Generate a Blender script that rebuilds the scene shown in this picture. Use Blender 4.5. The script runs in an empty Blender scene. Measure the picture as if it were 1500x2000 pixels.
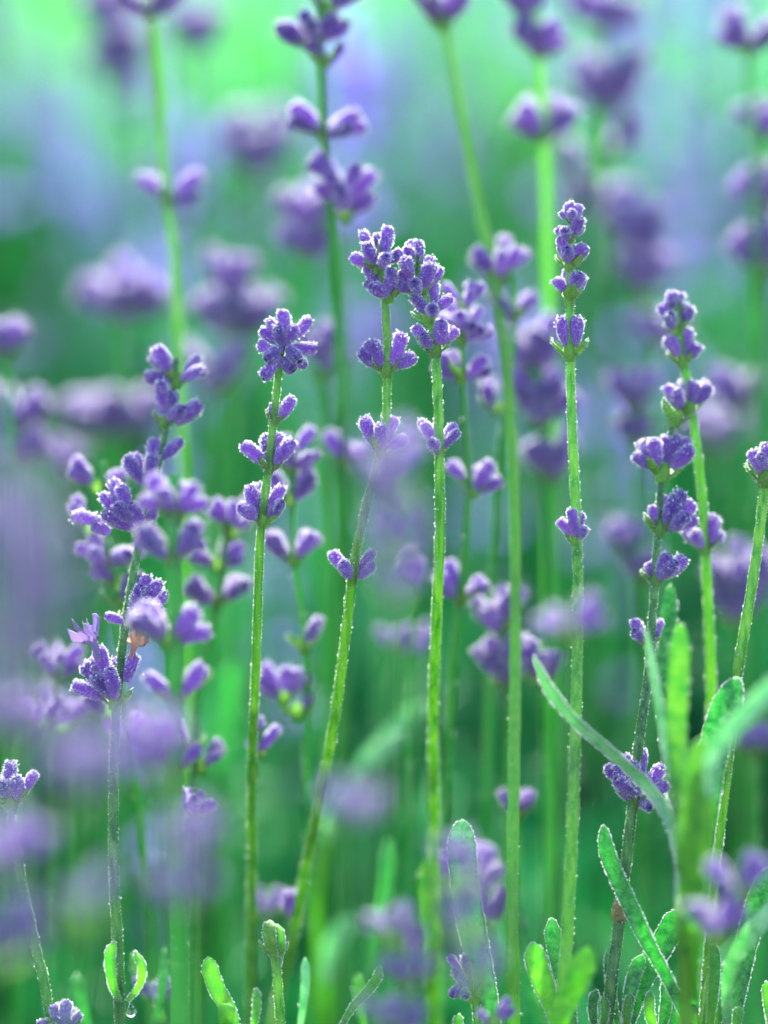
import bpy, math, random
import numpy as np
from mathutils import Vector, Matrix, noise

random.seed(11)
RNG = np.random.default_rng(11)
SC = bpy.context.scene
COL = SC.collection

# ------------------------------------------------------------------ camera, sky, sun, exposure
D = 0.55                       # distance of the sharp plane (m)
FW, FH = 0.125, 0.125 * 4 / 3  # width and height of the view at that distance
PITCH = math.radians(-14.0)
CAM = Vector((0, 0, 0.545))
FWD = Vector((0, math.cos(PITCH), math.sin(PITCH)))
UP = Vector((0, -math.sin(PITCH), math.cos(PITCH)))
RIGHT = Vector((1, 0, 0))

cam_data = bpy.data.cameras.new('camera')
cam = bpy.data.objects.new('camera', cam_data)
COL.objects.link(cam)
cam.location = CAM
cam.rotation_euler = (math.pi / 2 + PITCH, 0, 0)
cam_data.sensor_fit = 'VERTICAL'
cam_data.sensor_height = 36
cam_data.lens = 36 * D / FH
cam_data.clip_start = 0.01
cam_data.clip_end = 500
cam_data.dof.use_dof = True
cam_data.dof.focus_distance = D
APERTURE = 0.0265
cam_data.dof.aperture_fstop = cam_data.lens / 1000 / APERTURE
SC.camera = cam

SUN_EL, SUN_AZ = math.radians(43), math.radians(-5)   # azimuth measured from +Y (away from camera) towards +X
world = bpy.data.worlds.new('World')
SC.world = world
world.use_nodes = True
wn = world.node_tree
bg = wn.nodes['Background']
sky = wn.nodes.new('ShaderNodeTexSky')
sky.sky_type = 'NISHITA'
sky.sun_disc = False
sky.sun_elevation = SUN_EL
sky.sun_rotation = SUN_AZ
sky.air_density = 1.0
sky.dust_density = 1.5
wn.links.new(sky.outputs[0], bg.inputs[0])
bg.inputs[1].default_value = 0.14

sun_d = bpy.data.lights.new('sun', 'SUN')
sun_d.energy = 5.0
sun_d.angle = math.radians(0.6)
sun_d.color = (1.0, 0.95, 0.86)
sun = bpy.data.objects.new('sun', sun_d)
COL.objects.link(sun)
sdir = Vector((math.sin(SUN_AZ) * math.cos(SUN_EL), math.cos(SUN_AZ) * math.cos(SUN_EL), math.sin(SUN_EL)))
sun.rotation_euler = sdir.to_track_quat('Z', 'Y').to_euler()
sun.location = (0, 3, 3)

SC.view_settings.view_transform = 'Standard'
SC.view_settings.look = 'None'
SC.view_settings.gamma = 1
SC.view_settings.use_curve_mapping = False
SC.view_settings.exposure = 2.4
SC.cycles.use_denoising = True
SC.cycles.max_bounces = 10
SC.cycles.transparent_max_bounces = 8
SC.cycles.transmission_bounces = 8
SC.cycles.diffuse_bounces = 6
SC.cycles.sample_clamp_indirect = 6
SC.cycles.sample_clamp_direct = 30
SC.cycles.caustics_reflective = False
SC.cycles.caustics_refractive = False


def P(px, py, dz=0.0):
    """A point seen at that place of the 1500 x 2000 photograph, dz metres behind (+) or before (-) the sharp plane."""
    z = D + dz
    return CAM + FWD * z + RIGHT * ((px - 750) / 1500 * FW * z / D) + UP * ((1000 - py) / 2000 * FH * z / D)


MM = 0.001
PX = FW / 1500                 # size of a pixel in the sharp plane


# ------------------------------------------------------------------ materials
def nodes_of(name):
    m = bpy.data.materials.new(name)
    m.use_nodes = True
    nt = m.node_tree
    nt.nodes.clear()
    return m, nt, nt.nodes, nt.links


def mix_out(nt, a, b, f):
    n = nt.nodes.new('ShaderNodeMixShader')
    if isinstance(f, float):
        n.inputs[0].default_value = f
    else:
        nt.links.new(f, n.inputs[0])
    nt.links.new(a, n.inputs[1])
    nt.links.new(b, n.inputs[2])
    return n.outputs[0]


def ramp(nt, fac, stops):
    r = nt.nodes.new('ShaderNodeValToRGB')
    el = r.color_ramp.elements
    while len(el) > 1:
        el.remove(el[-1])
    el[0].position = stops[0][0]
    el[0].color = (*stops[0][1], 1)
    for p, c in stops[1:]:
        e = el.new(p)
        e.color = (*c, 1)
    nt.links.new(fac, r.inputs[0])
    return r.outputs[0]


def noise_tex(nt, scale, coord='Object', detail=3, stretch=None):
    tc = nt.nodes.new('ShaderNodeTexCoord')
    src = tc.outputs[coord]
    if stretch:
        mp = nt.nodes.new('ShaderNodeMapping')
        mp.inputs['Scale'].default_value = stretch
        nt.links.new(src, mp.inputs[0])
        src = mp.outputs[0]
    n = nt.nodes.new('ShaderNodeTexNoise')
    n.inputs['Scale'].default_value = scale
    n.inputs['Detail'].default_value = detail
    nt.links.new(src, n.inputs['Vector'])
    return n.outputs['Fac']


def plant_material(name, cols, trans_cols, trans, rough, spec=0.5, scale=300, sheen=0.0, bump=0.0, random_hue=True,
                   coat=0.0, sheen_tint=(0.8, 0.9, 0.85), stretch=None, coord='Object'):
    """Leaf-like surface: reflects one colour, lets another colour of light through from behind."""
    m, nt, N, L = nodes_of(name)
    fac = noise_tex(nt, scale, coord, 3, stretch)
    n = len(cols)
    st = [(0.3 + 0.4 * i / max(1, n - 1), c) for i, c in enumerate(cols)]
    tst = [(0.3 + 0.4 * i / max(1, n - 1), c) for i, c in enumerate(trans_cols)]
    c1, c2 = ramp(nt, fac, st), ramp(nt, fac, tst)
    if random_hue:
        oi = N.new('ShaderNodeObjectInfo')
        mr = N.new('ShaderNodeMapRange')
        mr.inputs[3].default_value = 0.8
        mr.inputs[4].default_value = 1.25
        L.new(oi.outputs['Random'], mr.inputs[0])
        outs = []
        for c in (c1, c2):
            h = N.new('ShaderNodeHueSaturation')
            L.new(mr.outputs[0], h.inputs['Value'])
            L.new(c, h.inputs['Color'])
            outs.append(h.outputs[0])
        c1, c2 = outs
    p = N.new('ShaderNodeBsdfPrincipled')
    L.new(c1, p.inputs['Base Color'])
    p.inputs['Roughness'].default_value = rough
    p.inputs['Specular IOR Level'].default_value = spec
    p.inputs['Sheen Weight'].default_value = sheen
    p.inputs['Sheen Tint'].default_value = (*sheen_tint, 1)
    p.inputs['Sheen Roughness'].default_value = 0.4
    p.inputs['Coat Weight'].default_value = coat
    p.inputs['Coat Roughness'].default_value = 0.2
    t = N.new('ShaderNodeBsdfTranslucent')
    L.new(c2, t.inputs[0])
    if bump:
        b = N.new('ShaderNodeBump')
        b.inputs['Strength'].default_value = bump
        b.inputs['Distance'].default_value = 0.0003
        L.new(noise_tex(nt, scale * 6, coord, 2, stretch), b.inputs['Height'])
        L.new(b.outputs[0], p.inputs['Normal'])
    o = N.new('ShaderNodeOutputMaterial')
    L.new(mix_out(nt, p.outputs[0], t.outputs[0], trans), o.inputs[0])
    return m


def bud_material():
    """Calyx: pale at its foot, violet along the tube, dark blue-violet at the mouth. Object z runs 0..1 along the bud."""
    m, nt, N, L = nodes_of('bud_violet')
    tc = N.new('ShaderNodeTexCoord')
    sx = N.new('ShaderNodeSeparateXYZ')
    L.new(tc.outputs['Object'], sx.inputs[0])
    nz = N.new('ShaderNodeTexNoise')
    nz.inputs['Scale'].default_value = 9
    nz.inputs['Detail'].default_value = 3
    L.new(tc.outputs['Object'], nz.inputs['Vector'])
    ad = N.new('ShaderNodeMath')
    ad.operation = 'MULTIPLY_ADD'
    L.new(nz.outputs['Fac'], ad.inputs[0])
    ad.inputs[1].default_value = 0.28
    L.new(sx.outputs['Z'], ad.inputs[2])
    ba = ramp(nt, ad.outputs[0], [(0.10, (0.34, 0.36, 0.34)), (0.20, (0.32, 0.22, 0.56)), (0.36, (0.19, 0.070, 0.42)),
                                  (0.70, (0.13, 0.040, 0.35)), (0.95, (0.09, 0.028, 0.29)), (1.0, (0.05, 0.02, 0.20))])
    # lengthwise veins, from the angle round the bud
    at = N.new('ShaderNodeMath')
    at.operation = 'ARCTAN2'
    L.new(sx.outputs['X'], at.inputs[0])
    L.new(sx.outputs['Y'], at.inputs[1])
    mu = N.new('ShaderNodeMath')
    mu.operation = 'MULTIPLY'
    L.new(at.outputs[0], mu.inputs[0])
    mu.inputs[1].default_value = 11
    si = N.new('ShaderNodeMath')
    si.operation = 'SINE'
    L.new(mu.outputs[0], si.inputs[0])
    mr = N.new('ShaderNodeMapRange')
    mr.inputs[1].default_value = -1
    mr.inputs[3].default_value = 0.78
    mr.inputs[4].default_value = 1.2
    L.new(si.outputs[0], mr.inputs[0])
    oi = N.new('ShaderNodeObjectInfo')
    m2 = N.new('ShaderNodeMapRange')
    m2.inputs[3].default_value = 0.8
    m2.inputs[4].default_value = 1.35
    L.new(oi.outputs['Random'], m2.inputs[0])
    mm = N.new('ShaderNodeMath')
    mm.operation = 'MULTIPLY'
    L.new(mr.outputs[0], mm.inputs[0])
    L.new(m2.outputs[0], mm.inputs[1])
    h = N.new('ShaderNodeHueSaturation')
    L.new(mm.outputs[0], h.inputs['Value'])
    L.new(ba, h.inputs['Color'])
    m3 = N.new('ShaderNodeMapRange')
    m3.inputs[3].default_value = 0.48
    m3.inputs[4].default_value = 0.522
    L.new(oi.outputs['Random'], m3.inputs[0])
    L.new(m3.outputs[0], h.inputs['Hue'])
    p = N.new('ShaderNodeBsdfPrincipled')
    L.new(h.outputs[0], p.inputs['Base Color'])
    p.inputs['Roughness'].default_value = 0.65
    p.inputs['Sheen Weight'].default_value = 0.55
    p.inputs['Sheen Roughness'].default_value = 0.35
    p.inputs['Sheen Tint'].default_value = (0.75, 0.68, 1.0, 1)
    b = N.new('ShaderNodeBump')
    b.inputs['Strength'].default_value = 0.6
    b.inputs['Distance'].default_value = 0.02
    n2 = N.new('ShaderNodeTexNoise')
    n2.inputs['Scale'].default_value = 45
    L.new(tc.outputs['Object'], n2.inputs['Vector'])
    L.new(n2.outputs['Fac'], b.inputs['Height'])
    L.new(b.outputs[0], p.inputs['Normal'])
    t = N.new('ShaderNodeBsdfTranslucent')
    t.inputs[0].default_value = (0.60, 0.32, 1.0, 1)
    o = N.new('ShaderNodeOutputMaterial')
    L.new(mix_out(nt, p.outputs[0], t.outputs[0], 0.34), o.inputs[0])
    return m


def simple(name, col, rough=0.6, trans=0.0, tcol=None, spec=0.5, sheen=0.0, transmission=0.0, ior=1.33):
    m, nt, N, L = nodes_of(name)
    p = N.new('ShaderNodeBsdfPrincipled')
    p.inputs['Base Color'].default_value = (*col, 1)
    p.inputs['Roughness'].default_value = rough
    p.inputs['Specular IOR Level'].default_value = spec
    p.inputs['Sheen Weight'].default_value = sheen
    p.inputs['Transmission Weight'].default_value = transmission
    p.inputs['IOR'].default_value = ior
    out = p.outputs[0]
    if trans:
        t = N.new('ShaderNodeBsdfTranslucent')
        t.inputs[0].default_value = (*(tcol or col), 1)
        out = mix_out(nt, out, t.outputs[0], trans)
    o = N.new('ShaderNodeOutputMaterial')
    L.new(out, o.inputs[0])
    return m


M = {
    'bud': bud_material(),
    'bud_tip': simple('bud_mouth_indigo', (0.025, 0.018, 0.10), 0.5),
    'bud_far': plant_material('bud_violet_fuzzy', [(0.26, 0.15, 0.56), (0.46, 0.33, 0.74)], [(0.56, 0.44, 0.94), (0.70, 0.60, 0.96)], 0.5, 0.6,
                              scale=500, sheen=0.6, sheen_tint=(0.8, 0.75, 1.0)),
    'hair': simple('white_hair', (0.80, 0.74, 0.95), 0.35, 0.75, (0.98, 0.94, 1.0)),
    'hair_green': simple('pale_green_hair', (0.55, 0.80, 0.50), 0.35, 0.72, (0.88, 1.0, 0.78)),
    'dew': simple('dew_water', (0.96, 0.97, 1.0), 0.12, 0.25, (0.95, 0.97, 1.0), 0.8, 0, 0.65),
    'drop': simple('clear_water_drop', (1, 1, 1), 0.02, 0.0, None, 0.5, 0, 1.0),
    'stem': plant_material('stem_green', [(0.03, 0.16, 0.02), (0.09, 0.28, 0.03), (0.20, 0.40, 0.05)], [(0.10, 0.40, 0.04), (0.28, 0.66, 0.06), (0.55, 0.84, 0.14)], 0.42, 0.4, scale=1100,
                           coat=0.2, stretch=(1, 1, 0.07), bump=0.5),
    'stem_pale': plant_material('stem_light_green', [(0.09, 0.30, 0.05), (0.18, 0.40, 0.07)], [(0.26, 0.72, 0.10), (0.44, 0.82, 0.12)], 0.45, 0.4, scale=1100,
                                coat=0.2, stretch=(1, 1, 0.07)),
    'stem_soft': plant_material('stem_deep_green', [(0.03, 0.17, 0.05), (0.06, 0.25, 0.06)], [(0.06, 0.40, 0.07), (0.16, 0.55, 0.07)], 0.38, 0.45, scale=250,
                                coat=0.15, stretch=(1, 1, 0.15)),
    'stem_dark': plant_material('stem_dark_green', [(0.02, 0.09, 0.03), (0.05, 0.17, 0.05), (0.14, 0.28, 0.08)], [(0.05, 0.24, 0.05), (0.16, 0.45, 0.06), (0.35, 0.62, 0.1)], 0.36, 0.4, scale=1100,
                                coat=0.2, stretch=(1, 1, 0.07), bump=0.5),
    'bark': plant_material('stem_node_brown', [(0.20, 0.12, 0.05), (0.34, 0.28, 0.10)], [(0.3, 0.2, 0.06), (0.3, 0.3, 0.08)], 0.2, 0.7, scale=1200, bump=0.6),
    'bract': plant_material('bract_green', [(0.07, 0.22, 0.025), (0.18, 0.36, 0.04)], [(0.10, 0.34, 0.04), (0.24, 0.50, 0.06)], 0.34, 0.5, scale=900, sheen=0.3, bump=0.5),
    'leaf': plant_material('leaf_green', [(0.025, 0.14, 0.05), (0.06, 0.25, 0.08), (0.12, 0.38, 0.14)], [(0.04, 0.42, 0.09), (0.14, 0.66, 0.09), (0.26, 0.8, 0.12)], 0.44, 0.4, scale=900, sheen=0.25,
                           coat=0.25, bump=1.0),
    'leaf_bright': plant_material('leaf_young_green', [(0.05, 0.24, 0.045), (0.12, 0.36, 0.06)], [(0.20, 0.66, 0.05), (0.48, 0.86, 0.07)], 0.5, 0.4, scale=500,
                                  sheen=0.2, coat=0.2, bump=1.0),
    'leaf_grey': plant_material('leaf_silvery', [(0.12, 0.32, 0.15), (0.32, 0.50, 0.34)], [(0.14, 0.60, 0.16), (0.40, 0.80, 0.30)], 0.4, 0.4, scale=420,
                                sheen=0.5, coat=0.3, bump=0.6),
    'corolla': plant_material('petal_lilac', [(0.36, 0.24, 0.62), (0.58, 0.46, 0.78)], [(0.60, 0.46, 0.92), (0.80, 0.66, 0.95)], 0.45, 0.5, scale=700, sheen=0.5, bump=1.0),
    'corolla_pink': plant_material('petal_withered_pink', [(0.90, 0.52, 0.42), (0.95, 0.72, 0.60)], [(1.0, 0.68, 0.55), (1.0, 0.82, 0.7)], 0.78, 0.5, scale=700, bump=1.0),
    'mass_leaf': plant_material('foliage_shade_tint', [(0.002, 0.06, 0.025), (0.006, 0.17, 0.055), (0.08, 0.40, 0.15)],  # shade among the plants and paler lit patches put into the leaf colour
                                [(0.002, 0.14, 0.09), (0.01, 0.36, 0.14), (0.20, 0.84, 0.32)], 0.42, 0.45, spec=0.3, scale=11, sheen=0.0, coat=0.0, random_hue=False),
    'far_leaf': plant_material('foliage_lit_tint', [(0.05, 0.38, 0.12), (0.18, 0.52, 0.15), (0.34, 0.60, 0.34)],  # backlit glare and haze of the far field painted in as pale mint
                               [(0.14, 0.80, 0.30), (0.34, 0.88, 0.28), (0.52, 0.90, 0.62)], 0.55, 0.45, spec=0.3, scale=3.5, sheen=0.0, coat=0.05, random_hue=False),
    'mass_stem': plant_material('far_stem_green', [(0.02, 0.22, 0.06), (0.06, 0.32, 0.07)], [(0.06, 0.52, 0.10), (0.20, 0.75, 0.12)], 0.45, 0.4, scale=40,
                                coat=0.2, random_hue=False),
    'soil': plant_material('soil_dark', [(0.035, 0.028, 0.018), (0.06, 0.05, 0.03)], [(0.02, 0.02, 0.01), (0.02, 0.02, 0.01)], 0.02, 0.9, scale=30, random_hue=False, bump=1.0),
}


# ------------------------------------------------------------------ mesh building
class MB:
    """Collects triangles (numpy blocks) with a material slot each, then becomes ONE mesh."""

    def __init__(self):
        self.V, self.F, self.I, self.n = [], [], [], 0

    def add(self, v, f, slot=0):
        v = np.asarray(v, dtype=np.float64).reshape(-1, 3)
        f = np.asarray(f, dtype=np.int64).reshape(-1, 3)
        self.V.append(v)
        self.F.append(f + self.n)
        self.I.append(np.full(len(f), slot, dtype=np.int32))
        self.n += len(v)

    def mesh(self, name, mats):
        V = np.concatenate(self.V)
        F = np.concatenate(self.F)
        I = np.concatenate(self.I)
        me = bpy.data.meshes.new(name)
        me.vertices.add(len(V))
        me.vertices.foreach_set('co', V.astype(np.float32).ravel())
        me.loops.add(len(F) * 3)
        me.loops.foreach_set('vertex_index', F.astype(np.int32).ravel())
        me.polygons.add(len(F))
        me.polygons.foreach_set('loop_start', np.arange(0, len(F) * 3, 3, dtype=np.int32))
        me.polygons.foreach_set('loop_total', np.full(len(F), 3, dtype=np.int32))
        for m in mats:
            me.materials.append(m)
        me.polygons.foreach_set('material_index', I)
        me.polygons.foreach_set('use_smooth', np.ones(len(F), dtype=bool))
        me.update(calc_edges=True)
        return me


def grid_faces(n, m, closed=True):
    """Triangles of n rings with m points each."""
    f = []
    mm = m if closed else m - 1
    for i in range(n - 1):
        for j in range(mm):
            a, b = i * m + j, i * m + (j + 1) % m
            c, d = a + m, b + m
            f += [(a, b, d), (a, d, c)]
    return f


def ico():
    t = (1 + 5 ** .5) / 2
    v = np.array([(-1, t, 0), (1, t, 0), (-1, -t, 0), (1, -t, 0), (0, -1, t), (0, 1, t), (0, -1, -t), (0, 1, -t), (t, 0, -1), (t, 0, 1), (-t, 0, -1), (-t, 0, 1)], float)
    v /= np.linalg.norm(v[0])
    f = [(0, 11, 5), (0, 5, 1), (0, 1, 7), (0, 7, 10), (0, 10, 11), (1, 5, 9), (5, 11, 4), (11, 10, 2), (10, 7, 6), (7, 1, 8), (3, 9, 4), (3, 4, 2), (3, 2, 6), (3, 6, 8),
         (3, 8, 9), (4, 9, 5), (2, 4, 11), (6, 2, 10), (8, 6, 7), (9, 8, 1)]
    return v, f


def subdiv(v, f):
    v = [tuple(x) for x in v]
    cache, out = {}, []

    def mid(a, b):
        k = (min(a, b), max(a, b))
        if k not in cache:
            p = (np.array(v[a]) + np.array(v[b])) / 2
            v.append(tuple(p / np.linalg.norm(p)))
            cache[k] = len(v) - 1
        return cache[k]
    for a, b, c in f:
        ab, bc, ca = mid(a, b), mid(b, c), mid(c, a)
        out += [(a, ab, ca), (b, bc, ab), (c, ca, bc), (ab, bc, ca)]
    return np.array(v), out


ICO0 = ico()
ICO1 = subdiv(*ICO0)
ICO2 = subdiv(*ICO1)


def add_ball(mb, c, r, slot, lod=0, sq=(1, 1, 1)):
    v, f = (ICO0, ICO1, ICO2)[lod]
    mb.add(np.array(v) * r * np.array(sq) + np.array(c), f, slot)


def add_hair(mb, p, d, length, r, slot):
    """A hair: a slender three-sided cone."""
    d = d / np.linalg.norm(d)
    a = np.cross(d, (0.31, 0.52, 0.8))
    a /= np.linalg.norm(a)
    b = np.cross(d, a)
    pts = [p + r * (a * math.cos(k) + b * math.sin(k)) for k in (0, 2.09, 4.19)] + [p + d * length]
    mb.add(pts, [(0, 1, 3), (1, 2, 3), (2, 0, 3)], slot)


def bud_mesh(name, seed, hairs=480, drops=75, R=0.2, tail=False, opened=False):
    rr = random.Random(seed)
    mb = MB()
    seg, rings = 22, 13
    bend = rr.uniform(-0.1, 0.12)
    ph = rr.random() * 6

    def prof(t):
        k = 0.42 + 0.58 * min(1, t / 0.42) ** 0.8
        if t > 0.8:
            k *= math.sqrt(max(0.0, 1 - ((t - 0.8) / 0.235) ** 2))
        return R * k

    def surf(t, a):
        r = prof(t) * (1 + 0.05 * math.cos(11 * a + ph)) * (1 + 0.07 * math.sin(3.1 * t * 2 + a * 2 + ph))
        return np.array((r * math.cos(a) + bend * t * t, r * math.sin(a), t))
    ts = [0, .05, .12, .22, .34, .47, .6, .72, .82, .9, .95, .985, 1.0]
    V = [surf(t, 2 * math.pi * j / seg) for t in ts for j in range(seg)]
    F = grid_faces(rings, seg)
    V.append(np.array((bend, 0, 0.955)))
    k = len(V) - 1
    F += [((rings - 1) * seg + j, (rings - 1) * seg + (j + 1) % seg, k) for j in range(seg)]
    mb.add(V, F, 0)
    # the folded corolla showing in the mouth, and the calyx teeth round it
    add_ball(mb, (bend, 0, 0.975), 0.055, 1, 1, (1, 1, 0.9))
    for j in range(4):
        a = ph + j * 1.571
        mb.add([(bend + .1 * math.cos(a - .45), .1 * math.sin(a - .45), .97), (bend + .1 * math.cos(a + .45), .1 * math.sin(a + .45), .97),
                (bend + .07 * math.cos(a), .07 * math.sin(a), 1.05), (bend + .06 * math.cos(a), .06 * math.sin(a), .97)], [(0, 1, 2), (1, 3, 2), (3, 0, 2)], 0)
    for i in range(hairs):
        t = rr.uniform(0.03, 1.0) ** 0.8
        a = rr.uniform(0, 6.2832)
        p = surf(t, a)
        n = np.array((math.cos(a), math.sin(a), 0.15 + (1.6 if t > .93 else 0.5 * rr.random())))
        n += np.array([rr.gauss(0, .28) for _ in range(3)])
        add_hair(mb, p - n * .004, n, rr.uniform(0.04, 0.125) * (1 if math.sin(a * 3 + t * 9 + ph) > -.3 else .5), 0.0062, 2)
    for i in range(drops):
        t = rr.uniform(0.08, 1.0) ** 0.6
        a = rr.uniform(0, 6.2832)
        p = surf(t, a)
        n = np.array((math.cos(a), math.sin(a), 0.2 + (1.2 if t > .93 else 0)))
        n /= np.linalg.norm(n)
        r = rr.choice((.012, .015, .018, .022, .03))
        add_ball(mb, p + n * rr.uniform(.5, 3.4) * r, r, 3, 1 if r > .02 else 0)
    return mb.mesh(name, [M['bud'], M['bud_tip'], M['hair'], M['dew']])


BUDS = [bud_mesh('flower_bud', 100 + i, R=0.19 + 0.012 * (i % 4)) for i in range(8)]
BUDS_WET = [bud_mesh('flower_bud_wet', 200 + i, 420, 85, R=0.185 + 0.008 * (i % 3)) for i in range(5)]
BUDS_SOFT = [bud_mesh('flower_bud_soft', 300 + i, 420, 45, R=0.215) for i in range(5)]


def bract_mesh(seed, one=False, size=1.0, cup=1.0):
    """The pair of little cupped, ribbed bracts at a node plus the short node collar. Unit: mm, axis +Z."""
    rr = random.Random(seed)
    mb = MB()
    s = MM * size
    for side in ((0,) if one else (0, math.pi)):
        a0 = side + rr.uniform(-.2, .2)
        nu, nv = 9, 9
        w = rr.uniform(1.6, 2.1)
        h = rr.uniform(2.0, 2.9)
        for off in (1,):
            V = []
            for i in range(nu):
                u = i / (nu - 1)
                width = w * math.sin(math.pi * (0.16 + 0.84 * u) ** 0.8) ** 0.9 if u < 1 else 0.02
                for layer in (0, 1):
                    for j in range(nv):
                        v = j / (nv - 1) * 2 - 1
                        ang = v * width / 2.1
                        rad = (0.9 + 1.75 * math.sin(min(1, u * 1.05) * 1.5) * cup) + 0.10 * math.cos(v * 14) - layer * 0.16
                        V.append((rad * math.cos(a0 + ang) * s, rad * math.sin(a0 + ang) * s, (-.5 + h * u ** 1.15 + .25 * abs(v)) * s))
            m2 = nv * 2
            F = []
            for i in range(nu - 1):
                for j in range(nv - 1):
                    a, b = i * m2 + j, i * m2 + j + 1
                    F += [(a, b, b + m2), (a, b + m2, a + m2)]
                    a, b = a + nv, b + nv
                    F += [(b, a, b + m2), (a, a + m2, b + m2)]
                for j in (0, nv - 1):
                    a, b = i * m2 + j, i * m2 + j + nv
                    F += [(a, b, b + m2), (a, b + m2, a + m2)]
            mb.add(V, F, 0)
            V = np.array(V)
            for k in range(90):
                q = V[rr.randrange(len(V))]
                n = np.array((math.cos(a0), math.sin(a0), .2)) + np.array([rr.gauss(0, .5) for _ in range(3)])
                add_hair(mb, q, n, rr.uniform(.25, .6) * s, .03 * s, 1)
            for k in range(14):
                q = V[rr.randrange(len(V))]
                add_ball(mb, q + np.array((math.cos(a0), math.sin(a0), 0)) * .1 * s, rr.choice((.07, .1, .14)) * s, 2, 0)
    V = []
    for z, r in ((-1.3, .85), (-.7, .95), (0, 1.1), (.8, .95), (1.4, .7)):
        V += [(r * s * math.cos(j * .785), r * s * math.sin(j * .785), z * s) for j in range(8)]
    mb.add(V, grid_faces(5, 8), 0)
    return mb.mesh('flower_whorl', [M['bract'], M['hair_green'], M['dew']])


BRACTS = [bract_mesh(i) for i in range(6)]
BRACTS_TINY = [bract_mesh(20 + i, size=.6, cup=.8) for i in range(3)]


def catmull(pts, n=8):
    pts = [np.array(p, float) for p in pts]
    pts = [2 * pts[0] - pts[1]] + pts + [2 * pts[-1] - pts[-2]]
    out = []
    for i in range(1, len(pts) - 2):
        p0, p1, p2, p3 = pts[i - 1:i + 3]
        for k in range(n):
            t = k / n
            out.append(0.5 * ((2 * p1) + (p2 - p0) * t + (2 * p0 - 5 * p1 + 4 * p2 - p3) * t * t + (3 * p1 - p0 - 3 * p2 + p3) * t ** 3))
    out.append(pts[-2])
    return out


def frames(path, side=(1, 0, 0), roll=0.0):
    out = []
    for i, p in enumerate(path):
        t = path[min(i + 1, len(path) - 1)] - path[max(i - 1, 0)]
        t = t / (np.linalg.norm(t) + 1e-12)
        s = np.array(side) - t * np.dot(side, t)
        s /= np.linalg.norm(s) + 1e-12
        n = np.cross(t, s)
        c, sn = math.cos(roll), math.sin(roll)
        out.append((p, t, s * c + n * sn, n * c - s * sn))
    return out


def tube(mb, path, radii, seg=12, square=0.12, slot=0, roll=0.5, hair=0, dew=0, hslot=1, dslot=2, rr=random):
    """Stem of a square, four-ridged section, with hairs and dew along its ridges (per millimetre)."""
    fr = frames(path, roll=roll)
    V = []
    for (p, t, s, n), r in zip(fr, radii):
        for j in range(seg):
            a = 2 * math.pi * j / seg
            q = r * (1 + square * math.cos(4 * a))
            V.append(p + s * q * math.cos(a) + n * q * math.sin(a))
    F = grid_faces(len(path), seg)
    V.append(path[0]); F += [(j + 1 if j + 1 < seg else 0, j, len(V) - 1) for j in range(seg)]
    V.append(path[-1]); b = (len(path) - 1) * seg
    F += [(b + j, b + (j + 1) % seg, len(V) - 1) for j in range(seg)]
    mb.add(V, F, slot)
    if hair or dew:
        for i in range(len(path) - 1):
            L = np.linalg.norm(path[i + 1] - path[i]) / MM
            for kind, dens in ((0, hair), (1, dew)):
                m = int(L * dens + rr.random())
                for _ in range(m):
                    u = rr.random()
                    p, t, s, n = fr[i]
                    r = radii[i] * (1 - u) + radii[i + 1] * u
                    a = rr.choice((0, 1.57, 3.14, 4.71)) + rr.gauss(0, .35)
                    o = s * math.cos(a) + n * math.sin(a)
                    q = p * (1 - u) + path[i + 1] * u + o * r * (1 + square * math.cos(4 * a))
                    if kind == 0:
                        if math.sin(i * 2.1 + u * 2) < -.35 and rr.random() < .6:
                            continue
                        d = o + t * rr.gauss(0, .4) + np.cross(t, o) * rr.gauss(0, .3)
                        add_hair(mb, q - o * .02 * MM, d, rr.uniform(.10, .40) * MM, .020 * MM, hslot)
                    else:
                        rad = rr.choice((.06, .08, .09, .11, .16)) * MM
                        add_ball(mb, q + o * rad * .8, rad, dslot, 0)


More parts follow.
